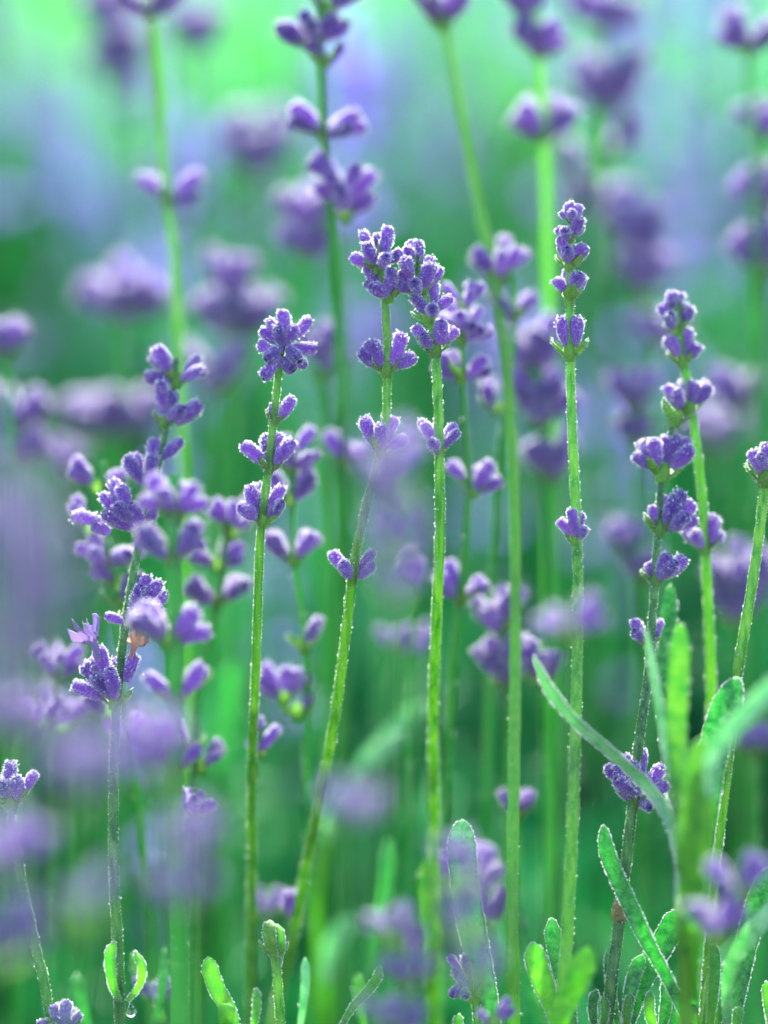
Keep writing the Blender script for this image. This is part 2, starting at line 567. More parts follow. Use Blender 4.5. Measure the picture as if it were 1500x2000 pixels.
def blade(mb, path, widths, thick, slot=0, side=(1, 0, 0), roll=0.0, fold=0.25, hair=0, dew=0, rr=random, edge_bumps=0.0):
    """A leaf: lens-shaped cross-section folded along the midrib, margins rolled under a little."""
    fr = frames(path, side, roll)
    us = [-1, -.86, -.6, -.3, 0, .3, .6, .86, 1]
    V = []
    for (p, t, s, n), w in zip(fr, widths):
        tt = thick * min(1, w / (thick * 2.2))
        e = 1 + (rr.uniform(-1, 1) * edge_bumps)
        for u in us:
            V.append(p + s * u * w * e + n * (fold * w * (abs(u) - .12 * (u == 0)) + tt * (1 - u * u) * .8))
        for u in reversed(us[1:-1]):
            V.append(p + s * u * w * e + n * (fold * w * abs(u) - tt * (1 - u * u) * .8 - tt * .5 * (abs(u) > .8) - tt * .5 * (u == 0)))
    m = 2 * len(us) - 2
    F = grid_faces(len(path), m)
    V.append(path[0]); F += [((j + 1) % m, j, len(V) - 1) for j in range(m)]
    V.append(path[-1]); b = (len(path) - 1) * m
    F += [(b + j, b + (j + 1) % m, len(V) - 1) for j in range(m)]
    mb.add(V, F, slot)
    for i in range(len(path) - 1):
        L = np.linalg.norm(path[i + 1] - path[i]) / MM
        for kind, dens in ((0, hair), (1, dew)):
            for _ in range(int(L * dens + rr.random())):
                v = rr.random()
                p, t, s, n = fr[i]
                w = widths[i] * (1 - v) + widths[i + 1] * v
                on_edge = rr.random() < .5
                u = rr.choice((-1, 1)) if on_edge else rr.uniform(-.95, .95)
                sgn = rr.choice((-1, 1))
                tt = thick * min(1, w / (thick * 2.2))
                q = p * (1 - v) + path[i + 1] * v + s * u * w + n * (fold * w * abs(u) + (0 if on_edge else sgn * tt * (1 - u * u) * .85))
                o = s * u + n * (rr.gauss(0, .5) if on_edge else sgn * 1.5)
                o = o / np.linalg.norm(o)
                if kind == 0:
                    add_hair(mb, q, o + t * rr.gauss(0, .4), rr.uniform(.10, .36) * MM * (.4 + .6 * abs(math.sin(i * 1.3 + u))), .026 * MM, 1)
                else:
                    rad = rr.choice((.05, .06, .08, .10, .17) if on_edge else (.03, .04, .05, .08)) * MM
                    add_ball(mb, q + o * rad * .8, rad, 2, 0)


# ------------------------------------------------------------------ objects
def link(name, mesh, parent=None, mat=None):
    o = bpy.data.objects.new(name, mesh)
    COL.objects.link(o)
    o.parent = parent
    if mat is not None:
        o.matrix_local = mat
    return o


def thing(name, loc, label, cat, group=None):
    o = bpy.data.objects.new(name, None)
    o.empty_display_size = 0.005
    COL.objects.link(o)
    o.location = loc
    o['label'] = label
    o['category'] = cat
    if group:
        o['group'] = group
    return o


def orient(z, roll, x=None):
    """Rotation matrix whose Z looks along z."""
    z = Vector(z).normalized()
    x = Vector(x) if x is not None else Vector((1, 0, 0))
    x = (x - z * x.dot(z))
    if x.length < 1e-4:
        x = Vector((0, 1, 0)) - z * z.y
    x.normalize()
    y = z.cross(x)
    m = Matrix((x, y, z)).transposed()
    return m @ Matrix.Rotation(roll, 3, 'Z')


def to_ground(pts, lean=0.4):
    """Carries a stem on below the frame, straightening, down to the soil."""
    p = pts[-1]
    d = pts[-1] - pts[-2]
    d = d / np.linalg.norm(d)
    out = list(pts)
    step = max(0.03, p[2] / 5)
    while p[2] > 0.006:
        d = d * .75 + np.array((0, 0, -1)) * .3
        d /= np.linalg.norm(d)
        p = p + d * min(step, (p[2] - 0.0) / max(.2, -d[2]) + 1e-4)
        p[2] = max(p[2], 0.0)
        out.append(p.copy())
        if p[2] <= 0.006:
            break
    return out


GROUPS = 'lavender flower sprigs standing in the field'


def sprig(label, stem, whorls, mat='stem', w=(20, 26), group=GROUPS, soft=None, hair=None, name='lavender_sprig', extra=None):
    """stem: list (px, py, dz mm). whorls: list of dicts / tuples. w: stem width in px at top and bottom of the frame."""
    rr = random.Random(label)
    pts = [np.array(P(x, y, dz * MM)) for x, y, dz in stem]
    full = to_ground(pts)
    base = Vector(full[-1])
    root = thing(name, base, label, 'lavender', group)
    near = min(abs(s[2]) for s in stem)
    if soft is None:
        soft = near > 22
    if soft and mat == 'stem':
        mat = 'stem_soft'
    path = catmull(full, 8)
    n = len(path)
    nv = (len(pts) - 1) * 8
    rad = []
    for i in range(n):
        u = min(1, i / max(1, nv))
        rad.append((w[0] * (1 - u) + w[1] * u) * .44 * PX * (1 + .05 * math.sin(i * 1.7 + rr.random())))
    mb = MB()
    loc = [p - np.array(base) for p in path]
    mb_hair = 5 if soft else 44
    seen = nv + 4
    tube(mb, loc[:seen + 1], rad[:seen + 1], 16, .17, 0, .785 + rr.uniform(-.25, .25), mb_hair, 1 if soft else 4, rr=rr)
    if seen < n - 1:
        tube(mb, loc[seen:], rad[seen:], 8, .1, 0, .5, rr=rr)
    link('stem', mb.mesh('stem', [M[mat], M['hair_green'], M['dew']]), root)
    parr = np.array([np.array(p) for p in path])

    for wh in whorls:
        wh = dict(wh)
        cx, cy = wh['at']
        # depth of the stem where the whorl sits: nearest stem point in the picture
        best, bd = None, 1e9
        for (x0, y0, z0), (x1, y1, z1) in zip(stem[:-1], stem[1:]):
            for k in range(9):
                u = k / 8
                dd = (x0 + (x1 - x0) * u - cx) ** 2 * .15 + (y0 + (y1 - y0) * u - cy) ** 2
                if dd < bd:
                    bd, best = dd, z0 + (z1 - z0) * u
        z = best + wh.get('dz', 0)
        c = P(cx, cy, z * MM)
        j = int(np.argmin(((parr - np.array(c)) ** 2).sum(1)))
        ax = Vector(path[max(0, j - 2)] - path[min(n - 1, j + 2)]).normalized()
        R3 = orient(ax, rr.uniform(-.35, .35) + wh.get('turn', 0.0))
        WM = Matrix.Translation(c - base) @ R3.to_4x4()
        sc = wh.get('bract', 1.0)
        wo = link('flower_whorl', rr.choice(BRACTS if sc > .75 else BRACTS_TINY), root, WM @ Matrix.Scale(sc if sc > .75 else sc / .6, 4))
        inv = (WM @ Matrix.Scale(sc if sc > .75 else sc / .6, 4)).inverted()
        pool = BUDS_SOFT if soft else (BUDS_WET if wh.get('wet') else BUDS)
        buds = []
        for b in wh.get('buds', ()):
            dd = b[4] * .6 if len(b) > 4 else 0
            p0 = P(b[0], b[1], (z + dd * .25) * MM)
            p1 = P(b[2], b[3], (z + dd) * MM)
            d = (p1 - p0) * 1.1
            l = d.length
            wd = (b[5] * .86 if len(b) > 5 else 27 * rr.uniform(.92, 1.1)) * PX
            if l < wd * 1.35:
                d = d.normalized() * wd * 1.35
                l = d.length
            buds.append((p0, d, l, wd))
        if 'n' in wh:
            width = wh['w'] * PX * (D + z * MM) / D
            mode = wh.get('mode', 'lr')
            L0 = wh.get('len', 62) * PX
            up = wh.get('up', 0.5)
            for k in range(wh['n']):
                if mode == 'lr':
                    a = (0 if k % 2 else math.pi) + rr.uniform(-.95, .95)
                elif mode == 'l':
                    a = math.pi + rr.uniform(-.9, .9)
                elif mode == 'r':
                    a = rr.uniform(-.9, .9)
                else:
                    a = k * 2.4 + rr.uniform(-.4, .4)
                L = L0 * rr.uniform(.8, 1.1)
                sm = min(.97, max(.3, (width / 2 - 2 * PX) / L))
                th = math.asin(sm) * rr.uniform(.55, 1.0)
                if k < 2:
                    th = math.asin(sm)
                    a = (0 if k % 2 else math.pi) if mode in ('lr', 'all') else a
                side = Vector((math.cos(a), math.sin(a) * .95, 0))
                upv = Vector((0, 0, 1)) * (1 - up * .3) + ax * (up * .3)
                d = (side * math.sin(th) + upv * math.cos(th)).normalized()
                p0 = c + side * 1.0 * MM + upv * rr.uniform(-.3, 1.4) * MM
                if mode == 'all' and wh.get('h'):
                    p0 = p0 + ax * rr.uniform(0, wh['h']) * PX
                buds.append((p0, d * L, L, L * rr.uniform(.40, .47)))
        for p0, d, l, wd in buds:
            me = rr.choice(pool)
            m3 = orient(d, rr.uniform(0, 6.28)) @ Matrix.Diagonal((wd / .42, wd / .42, l)).to_3x3()
            o = link('flower_bud', me, wo, inv @ Matrix.Translation(p0 - base) @ m3.to_4x4())
    if extra:
        extra(root, base, rr)
    return root


def B(x, y, *buds, **k):
    return dict(at=(x, y), buds=buds, **k)


def W(x, y, w, n, **k):
    return dict(at=(x, y), w=w, n=n, **k)


def leaf_object(root, base, pts, width, rr, mat='leaf', soft=False, roll=0.0, fold=0.22, tip=0.6, name='leaf', side=(1, 0, 0), thick=.32):
    """A leaf as a part of ROOT: pts from tip to foot (px, py, dz mm), width in px."""
    path = catmull([np.array(P(x, y, dz * MM)) - np.array(base) for x, y, dz in pts], 7)
    n = len(path)
    ws = []
    for i in range(n):
        u = i / (n - 1)
        k = min(1.0, (u / .16)) ** tip * (1 - .5 * max(0, (u - .45) / .55) ** 1.3)
        ws.append(max(.02, k) * width * .44 * PX * (1 + .03 * math.sin(i * 2.3)))
    mb = MB()
    blade(mb, path, ws, thick * MM, 0, side, roll, fold, 5 if soft else 34, 3 if soft else 30, rr, .03)
    return link(name, mb.mesh(name, [M[mat], M['hair_green'], M['dew']]), root)


def shoot(label, stalk, leaves, w=(14, 22), mat='stem', soft=False, name='leafy_shoot', group='leafy lavender shoots without flowers'):
    rr = random.Random(label)
    pts = to_ground([np.array(P(x, y, dz * MM)) for x, y, dz in stalk])
    base = Vector(pts[-1])
    root = thing(name, base, label, 'shoot', group)
    path = catmull(pts, 6)
    nv = (len(stalk) - 1) * 6
    rad = [(w[0] + (w[1] - w[0]) * min(1, i / nv)) * .5 * PX for i in range(len(path))]
    mb = MB()
    tube(mb, [p - np.array(base) for p in path], rad, 10, .1, 0, .5, 0 if soft else 3, 0 if soft else 1, rr=rr)
    link('stem', mb.mesh('stem', [M[mat], M['hair_green'], M['dew']]), root)
    for lf in leaves:
        lf = dict(lf)
        leaf_object(root, base, lf['p'], lf['w'], rr, lf.get('mat', 'leaf'), lf.get('soft', soft), lf.get('roll', 0), lf.get('fold', .22), lf.get('tip', .6),
                    side=lf.get('side', (1, 0, 0)))
    return root


# ------------------------------------------------------------------ the setting: ground, foliage mass
def ground():
    n = 120
    xs = np.concatenate([-np.geomspace(60, .5, 20), np.linspace(-.45, .45, 21), np.geomspace(.5, 60, 20)])
    ys = np.concatenate([[-8, -3, -1], np.linspace(-.5, 3, 60), np.geomspace(3.2, 110, 25)])
    V = [(x, y, -.012 + .01 * noise.noise(Vector((x * 6, y * 6, 0))) + .004 * noise.noise(Vector((x * 40, y * 40, 3)))) for y in ys for x in xs]
    mb = MB()
    mb.add(V, grid_faces(len(ys), len(xs), False))
    o = link('ground', mb.mesh('ground', [M['soil']]))
    o['kind'] = 'structure'
    o['label'] = 'dark bare soil under the lavender plants'


ground()

HALF = FW / 2 / D


def mass_leaves(name, label, count, y0, y1, scale, hmax, spread=1.6, mat='mass_leaf', hmin=0.0, near_cap=None):
    """Narrow lavender leaves of three-sided section, scattered through the height of the leafy mounds."""
    y = np.sqrt(RNG.uniform(y0 ** 2, y1 ** 2, count))
    half = HALF * y * spread + .05
    x = RNG.uniform(-1, 1, count) * half
    cl = .5 + .5 * np.sin(x * 31 + 2 * np.sin(y * 17)) * np.cos(y * 23 + 1.5 * np.sin(x * 19))
    top = hmax * (.55 + .45 * cl)
    if near_cap is not None:
        top = np.minimum(top, near_cap(y))
    z = hmin + (top - hmin) * RNG.uniform(0, 1, count) ** .75
    L = RNG.uniform(.026, .05, count) * scale
    w = RNG.uniform(.0014, .0024, count) * scale
    az = RNG.uniform(0, 2 * np.pi, count)
    til = np.abs(RNG.normal(.45, .3, count))
    d = np.stack([np.sin(til) * np.cos(az), np.sin(til) * np.sin(az), np.cos(til)], 1)
    ref = RNG.normal(size=(count, 3))
    s = np.cross(d, ref); s /= np.linalg.norm(s, axis=1)[:, None]
    nrm = np.cross(d, s)
    c = np.stack([x, y, z], 1)
    V = np.zeros((count, 10, 3))
    bend = RNG.uniform(-.25, .25, count)[:, None]
    for k, (t, ww) in enumerate(((0, .45), (.45, 1.0), (.85, .7))):
        p = c + d * (L * t)[:, None] + nrm * (bend * L[:, None] * t * t)
        V[:, k * 3 + 0] = p + s * (w * ww)[:, None]
        V[:, k * 3 + 1] = p - s * (w * ww)[:, None]
        V[:, k * 3 + 2] = p + nrm * (w * ww * .45)[:, None]
    V[:, 9] = c + d * L[:, None] + nrm * (bend * L[:, None])
    f = grid_faces(3, 3) + [(6, 7, 9), (7, 8, 9), (8, 6, 9), (1, 0, 2)]
    F = (np.arange(count) * 10)[:, None, None] + np.array(f)[None]
    mb = MB()
    mb.add(V, F)
    o = link(name, mb.mesh(name, [M[mat]]))
    o['kind'] = 'stuff'
    o['label'] = label
    o['category'] = 'foliage'
    return o


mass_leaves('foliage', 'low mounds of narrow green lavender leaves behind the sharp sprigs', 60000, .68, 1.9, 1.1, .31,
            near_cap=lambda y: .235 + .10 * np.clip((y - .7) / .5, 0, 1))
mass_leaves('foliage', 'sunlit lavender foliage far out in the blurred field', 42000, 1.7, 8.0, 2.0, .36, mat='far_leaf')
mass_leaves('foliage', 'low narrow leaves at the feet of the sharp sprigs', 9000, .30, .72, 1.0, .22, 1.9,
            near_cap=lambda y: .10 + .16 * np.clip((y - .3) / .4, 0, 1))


# ---- prototypes for the sprigs further out (stem, whorls)
def far_bud(mb, p, d, L, r, slot=1):
    d = d / np.linalg.norm(d)
    a = np.cross(d, (.3, .5, .81)); a /= np.linalg.norm(a)
    b = np.cross(d, a)
    V = []
    for t, k in ((0, .5), (.35, 1), (.75, 1), (1, .45)):
        V += [p + d * L * t + (a * math.cos(j * 1.2566) + b * math.sin(j * 1.2566)) * r * k for j in range(5)]
    F = grid_faces(4, 5)
    V.append(p + d * L * 1.06)
    F += [(15 + j, 15 + (j + 1) % 5, 20) for j in range(5)]
    mb.add(V, F, slot)


def far_whorl(rr, n, w=1.0, at=(0, 0, 0), mb=None, mode=None):
    own = mb is None
    mb = mb or MB()
    at = np.array(at, float)
    turn = rr.uniform(0, 3.14)
    for k in range(n):
        a = turn + (0 if k % 2 else math.pi) + rr.uniform(-.9, .9)
        th = rr.uniform(.45, 1.15)
        d = np.array((math.sin(th) * math.cos(a), math.sin(th) * math.sin(a), math.cos(th)))
        L = rr.uniform(.0048, .0064) * w
        far_bud(mb, at + d * .0009 + np.array((0, 0, rr.uniform(-.0005, .0022))), d, L, L * .24)
    far_bud(mb, at + np.array((0, 0, -.0018)), np.array((0, 0, 1.)), .0042, .0016, 2)
    return mb.mesh('flower_whorl', [M['mass_stem'], M['bud_far'], M['bract']]) if own else None


FW_MESH = [far_whorl(random.Random(500 + i), 7 + i % 4) for i in range(8)]
FW_TOP = []
for i in range(4):
    rr_ = random.Random(540 + i)
    m_ = MB()
    for k in range(3):
        far_whorl(rr_, 7 - k, 1 - .12 * k, (0, 0, .0055 * k), m_)
    FW_TOP.append(m_.mesh('flower_whorl', [M['mass_stem'], M['bud_far'], M['bract']]))


def proto(seed, H):
    rr = random.Random(seed)
    lean, az = abs(rr.gauss(0, .09)), rr.uniform(0, 6.28)
    pts = [np.array((math.cos(az) * lean * H * u * u, math.sin(az) * lean * H * u * u, H * u)) for u in (0, .25, .5, .75, .9, 1)]
    zs = [1.0]
    z = H
    for gap in (rr.uniform(.010, .014), rr.uniform(.013, .02), rr.uniform(.018, .03), rr.uniform(.025, .04)):
        z -= gap
        zs.append(z / H)
        if rr.random() < .18:
            break
    return pts, zs, lean, az


def copy_tree(o, parent=None):
    c = o.copy()
    COL.objects.link(c)
    c.parent = parent
    for ch in o.children:
        copy_tree(ch, c)
    return c


def far_sprig(seed, H, label, group):
    pts, zs, lean, az = proto(seed, H)
    rr = random.Random(seed + 7)
    root = thing('lavender_sprig', (0, 0, 0), label, 'lavender', group)
    mb = MB()
    path = catmull(pts, 3)
    tube(mb, path, [.0011 - .0003 * i / len(path) for i in range(len(path))], 6, 0)
    link('stem', mb.mesh('stem', [M['mass_stem']]), root)
    for i, u in enumerate(zs):
        p = Vector((math.cos(az) * lean * H * u * u, math.sin(az) * lean * H * u * u, H * u))
        me = rr.choice(FW_TOP if i < 2 else FW_MESH)
        link('flower_whorl', me, root, Matrix.Translation(p) @ Matrix.Rotation(rr.uniform(0, 6.28), 4, 'Z') @ Matrix.Scale(rr.uniform(1.0, 1.2), 4))
    return root


# individuals: the nearer part of the blurred field
FAR_LABEL = 'violet lavender sprig melting into the soft blur behind the sharp sprigs'
FAR_GROUP = 'blurred lavender sprigs in the field behind'
protos = [far_sprig(900 + i, .395 + .012 * (i % 5), FAR_LABEL, FAR_GROUP) for i in range(12)]
LANDMARKS = [(-60, 'left edge knob'), (90, 'two tier edge cluster'), (220, 'oval lilac smudge'), (335, 'two bud whorl'), (450, 'hazy violet clump'), (555, 'dewy crowned head'),
             (640, 'ragged headed sprig'), (745, 'loose violet head'), (830, 'drooping crowded head'), (930, 'leaning thick stem'), (1060, 'bar shaped tuft'), (1115, 'solitary upright sprig'),
             (1185, 'stacked violet clouds'), (1260, 'leaning violet column'), (1330, 'double noded crown'), (1460, 'flat edge tuft'), (1560, 'right picture edge')]
spots = []
twins = {}
rr = random.Random(77)
tries = 0
while len(spots) < 125 and tries < 9000:
    tries += 1
    y = rr.uniform(.76, 1.85)
    x = rr.uniform(-1, 1) * (HALF * y * 1.08 + .008)
    if all((x - a) ** 2 + (y - b) ** 2 > .03 ** 2 for a, b in spots):
        spots.append((x, y))
for i, (x, y) in enumerate(spots):
    o = protos[i] if i < len(protos) else copy_tree(protos[rr.randrange(12)])
    o.location = (x, y, 0)
    s = rr.uniform(.66, 1.16)
    o.scale = (s, s, s)
    o.rotation_euler = (rr.gauss(0, .03), rr.gauss(0, .03), rr.uniform(0, 6.28))
    v = Vector((x, y, .40 * s)) - CAM
    depth = v.dot(FWD)
    hx = 750 + v.dot(RIGHT) / depth * D / FW * 1500
    hy = 1000 - v.dot(UP) / depth * D / FH * 2000
    k = min(LANDMARKS, key=lambda q: abs(q[0] - hx))
    size = 'large soft' if y < 1.15 else ('small' if y < 1.55 else 'ghostly')
    level = 'at the top edge' if hy < 0 else ('high up' if hy < 400 else ('at mid height' if hy < 800 else 'low down'))
    o['label'] = '%s violet sprig %s behind the %s, %s side' % (size, level, k[1], 'left' if hx < k[0] else 'right')
    twins.setdefault(o['label'], []).append((abs(hx - k[0]), o.name))
for lab, members in twins.items():
    if 1 < len(members) < 4:
        for (_, nm), word in zip(sorted(members), ('just', 'farther', 'farthest')):
            bpy.data.objects[nm]['label'] = lab.rsplit(', ', 1)[0] + ', ' + word + ' ' + lab.rsplit(', ', 1)[1].split()[0]

# the far mass: one object
mb = MB()
rr = random.Random(5)
blocks = []
for i in range(14):
    pts, zs, lean, az = proto(1300 + i, .40)
    b = MB()
    path = catmull(pts, 1)
    tube(b, path, [.0013] * len(path), 3, 0)
    for k, u in enumerate(zs):
        far_whorl(rr, 8 if k else 11, 1.25 if k == 0 else 1.1, (math.cos(az) * lean * .4 * u * u, math.sin(az) * lean * .4 * u * u, .4 * u), b)
    blocks.append((np.concatenate(b.V), np.concatenate(b.F), np.concatenate(b.I)))
for i in range(1300):
    y = math.sqrt(rr.uniform(1.9 ** 2, 8.0 ** 2))
    x = rr.uniform(-1, 1) * (HALF * y * 1.6 + .05)
    if noise.noise(Vector((x * 5.5, y * 2.2, 4.2))) < .10:
        continue
    V, F, I = blocks[rr.randrange(14)]
    a, s = rr.uniform(0, 6.28), rr.uniform(.85, 1.08)
    c, sn = math.cos(a), math.sin(a)
    R = np.array(((c, -sn, 0), (sn, c, 0), (rr.gauss(0, .05), rr.gauss(0, .05), 1))) * s
    mb.V.append(V @ R.T + np.array((x, y, 0)))
    mb.F.append(F + mb.n)
    mb.I.append(I)
    mb.n += len(V)
o = link('lavender_field', mb.mesh('lavender_field', [M['mass_stem'], M['bud_far'], M['bract']]))
o['kind'] = 'stuff'
o['label'] = 'far lavender flowers dissolving into pale violet and mint blur'
o['category'] = 'lavender'


def corolla(root, base, a, b, dz, rr, mat, size=1.0):
    """An opened lavender flower: a short tube flaring into five crumpled lobes."""
    p0, p1 = P(a[0], a[1], dz * MM), P(b[0], b[1], (dz - .6) * MM)
    ax = (p1 - p0)
    L = ax.length
    m3 = orient(ax, rr.uniform(0, 6))
    mb = MB()
    seg = 40
    V = []
    prof = [(0, .10), (.2, .12), (.45, .17), (.62, .24), (.75, .36), (.86, .50), (.93, .60), (.95, .66)]
    for layer in (0, 1):
        for k, (t, r) in enumerate(prof if layer == 0 else prof[::-1]):
            for j in range(seg):
                an = 2 * math.pi * j / seg
                lobe = .5 + .5 * math.cos(5 * an + .6)
                f = max(0, (t - .5) / .45)
                rad = (r * (1 - f * .55 * (1 - lobe ** .5)) + .04 * math.sin(9 * an + t * 11) * f + .05 * math.sin(3 * an + 2) * f) - layer * .015
                V.append((rad * math.cos(an) - .25 * t * t, rad * math.sin(an) * .8, t + .24 * f * math.sin(2 * an + 1) + .11 * f * math.sin(13 * an) + .07 * f * math.sin(7 * an + 2) - .16 * f * (1 - lobe) - layer * .01))
    V = np.array(V)
    mb.add(V, grid_faces(16, seg), 0)
    for k in range(120):
        q = V[rr.randrange(len(V))]
        add_hair(mb, q, np.array([rr.gauss(0, 1) for _ in range(3)]) + q * 2, .07, .005, 1)
    for k in range(26):
        q = V[rr.randrange(len(V))]
        add_ball(mb, q, rr.choice((.012, .02, .03)), 2, 0)
    mt = Matrix.Translation(p0 - base) @ (m3.to_4x4() @ Matrix.Diagonal((L * size, L * size, L, 1)))
    o = link('open_flower', mb.mesh('open_flower', [M[mat], M['hair'], M['dew']]), root, mt)
    o['label'] = 'pale lilac opened flower' if mat == 'corolla' else 'withered pink opened flower'


def brown_node(root, base, a, b, dz, w):
    """The scarred brown joint of a stem."""
    p0, p1 = np.array(P(a[0], a[1], dz * MM)), np.array(P(b[0], b[1], dz * MM))
    path = [p0 + (p1 - p0) * k / 7 - np.array(base) for k in range(8)]
    mb = MB()
    tube(mb, path, [w * .5 * PX * k for k in (1.1, 1.28, 1.36, 1.3, 1.36, 1.4, 1.3, 1.1)], 14, .12, 0, .5, 6, 4, rr=random.Random(3))
    o = link('stem_node', mb.mesh('stem_node', [M['bark'], M['hair_green'], M['dew']]), root)
    o['label'] = 'scarred brown joint'


# ------------------------------------------------------------------ sprigs one can pick out, sharp ones first
sprig('sharp sprig crowned by one dense knobbly dewy head above a single lone bud',
      [(556, 655, 0), (547, 700, 0), (540, 770, 0), (531, 850, 0), (522, 930, 0), (508, 1060, 1), (500, 1300, 6), (492, 1500, 16), (492, 1750, 28), (490, 2000, 40)],
      [B(545, 702, (544, 694, 506, 676, 0, 27), (546, 700, 513, 732, -3, 29), (550, 700, 571, 724, -2, 28), (556, 694, 596, 712, 2, 25), bract=.6),
       B(552, 678, (550, 678, 522, 700, -4, 29), (562, 680, 613, 684, 0, 30), (550, 672, 512, 646, 0, 27), (560, 676, 580, 702, -4, 30), bract=.5, wet=1),
       B(556, 658, (556, 660, 557, 610, -1, 31), (551, 662, 524, 628, 0, 25), (564, 664, 606, 628, 0, 28), (560, 672, 576, 640, -3, 27), (552, 676, 540, 640, -3, 28), bract=.5, wet=1),
       B(537, 822, (546, 820, 570, 779, -1, 27), (533, 824, 531, 790, 1, 16), bract=.7),
       B(526, 915, (519, 906, 480, 868, -1, 28), (522, 906, 523, 852, 3), (532, 908, 541, 852, 3), (536, 906, 571, 864, -1, 28), bract=.8),
       B(514, 1016, (503, 1006, 490, 952, 0, 27), (500, 1012, 475, 990, -4, 28), (508, 1002, 506, 950, 4), (522, 1004, 545, 952, 0, 28), (526, 1010, 549, 985, -3, 25), bract=1)],
      w=(15, 24))

sprig('sharp sprig with loose violet head and winged whorl, stem bending away lower down',
      [(740, 480, 0), (744, 530, 0), (752, 590, 0), (757, 710, 0), (752, 830, 0), (738, 900, 0), (712, 1000, 0), (692, 1100, 1), (682, 1180, 3), (665, 1320, 7), (640, 1480, 14),
       (600, 1680, 24), (568, 1850, 34), (535, 2000, 42)],
      [B(736, 524, (729, 518, 717, 478, -3, 29), (724, 518, 688, 502, 0, 26), (744, 522, 752, 498, -5, 28), (744, 512, 762, 450, 0, 31), (732, 500, 708, 456, 1, 24), (738, 500, 738, 462, 3, 24),
         (745, 515, 776, 498, 1, 24), (738, 512, 730, 470, 3), bract=.8, wet=1),
       B(757, 578, (745, 560, 716, 524, 2, 28), (757, 577, 728, 560, -4, 30), (736, 572, 716, 552, 0, 18), (760, 572, 767, 528, -3, 31), (758, 560, 752, 520, 4, 24), (766, 566, 784, 536, 3, 26), bract=1),
       B(755, 722, (738, 716, 705, 686, 0, 28), (746, 716, 729, 668, -1, 31), (766, 714, 784, 656, -1, 31), (770, 718, 806, 694, -1, 29), bract=1.05),
       B(744, 882, (735, 874, 708, 822, 0, 27), (745, 876, 748, 832, -3, 29), (752, 868, 770, 820, 2, 25), (756, 878, 791, 856, -1, 27), bract=.9),
       B(690, 1132, (680, 1124, 653, 1080, 0, 27), (684, 1128, 670, 1104, -4, 26), (699, 1124, 723, 1078, 0, 27), (700, 1130, 728, 1106, -2, 24), bract=.6)],
      w=(16, 25))

sprig('sharp sprig with drooping crowded head touching its neighbour and four spaced whorls below',
      [(800, 490, 0), (822, 545, 0), (838, 610, 0), (850, 680, 0), (856, 800, 0), (858, 900, 0), (859, 1050, 2), (852, 1220, 8), (846, 1400, 18), (848, 1600, 30), (852, 1800, 42), (850, 2000, 54)],
      [B(808, 520, (806, 538, 786, 508, -4, 31), (815, 532, 817, 474, 2, 27), (808, 515, 796, 484, 0, 25), (792, 512, 770, 494, 1, 26), (804, 508, 800, 478, 4, 24), bract=.7, wet=1),
       B(826, 566, (828, 562, 836, 518, -3, 32), (806, 560, 786, 532, 1, 28), (835, 542, 838, 504, 1, 26), (838, 560, 856, 524, 2, 24), (808, 568, 776, 556, -2, 25), (820, 570, 808, 554, -5, 25), bract=.8),
       B(836, 622, (834, 612, 810, 578, -2, 30), (843, 606, 849, 558, 2, 26), (850, 608, 877, 580, 0, 26), (842, 616, 846, 598, -5, 26), bract=.9),
       B(850, 684, (840, 672, 811, 640, 0, 25), (844, 680, 824, 660, -3, 27), (858, 672, 864, 632, -3, 31), (866, 670, 887, 642, 1, 25), (852, 664, 853, 630, 4, 20), bract=1.05),
       B(857, 882, (848, 868, 832, 828, -1, 27), (852, 878, 846, 862, -5, 25), (845, 862, 825, 822, 3, 22), (862, 866, 886, 830, 2, 24), (866, 874, 891, 842, -1, 24), bract=.75)],
      w=(17, 28))

sprig('sharp upright solitary sprig with slim tapering tip, green cupped bracts and dewdrop on top',
      [(1117, 410, 0), (1115, 500, 0), (1113, 600, 0), (1114, 700, 0), (1118, 850, 0), (1125, 1000, 0), (1129, 1150, -2), (1126, 1350, -6), (1118, 1600, -9), (1106, 1850, -9), (1095, 2000, -8)],
      [B(1117, 436, (1112, 430, 1109, 398, 0, 24), (1122, 430, 1131, 402, 0, 24), (1116, 432, 1117, 412, -3, 20), (1108, 430, 1100, 415, 1, 18), bract=.5, wet=1),
       B(1115, 466, (1118, 462, 1130, 426, -2, 30), (1102, 464, 1090, 446, -1, 22), (1109, 466, 1103, 448, -4, 24), (1122, 460, 1134, 440, 1, 22), bract=.7, wet=1, turn=.9),
       B(1113, 518, (1104, 506, 1095, 466, -1, 27), (1112, 512, 1106, 484, -4, 26), (1122, 510, 1143, 482, -1, 27), (1116, 508, 1122, 484, 2, 24), bract=.9),
       B(1112, 584, (1105, 570, 1089, 544, 0, 25), (1113, 562, 1105, 530, 4, 20), (1118, 570, 1129, 536, -3, 29), (1124, 570, 1141, 540, 1, 22), bract=.9, turn=1.5),
       B(1113, 690, (1105, 676, 1094, 624, -1, 27), (1122, 676, 1132, 624, -1, 27), bract=1.1),
       B(1122, 1056, (1116, 1044, 1095, 1016, 0, 22), (1122, 1046, 1120, 998, -2, 23), (1128, 1046, 1138, 1006, 2, 20), (1130, 1050, 1144, 1032, -2, 22), bract=.7)],
      w=(15, 29))

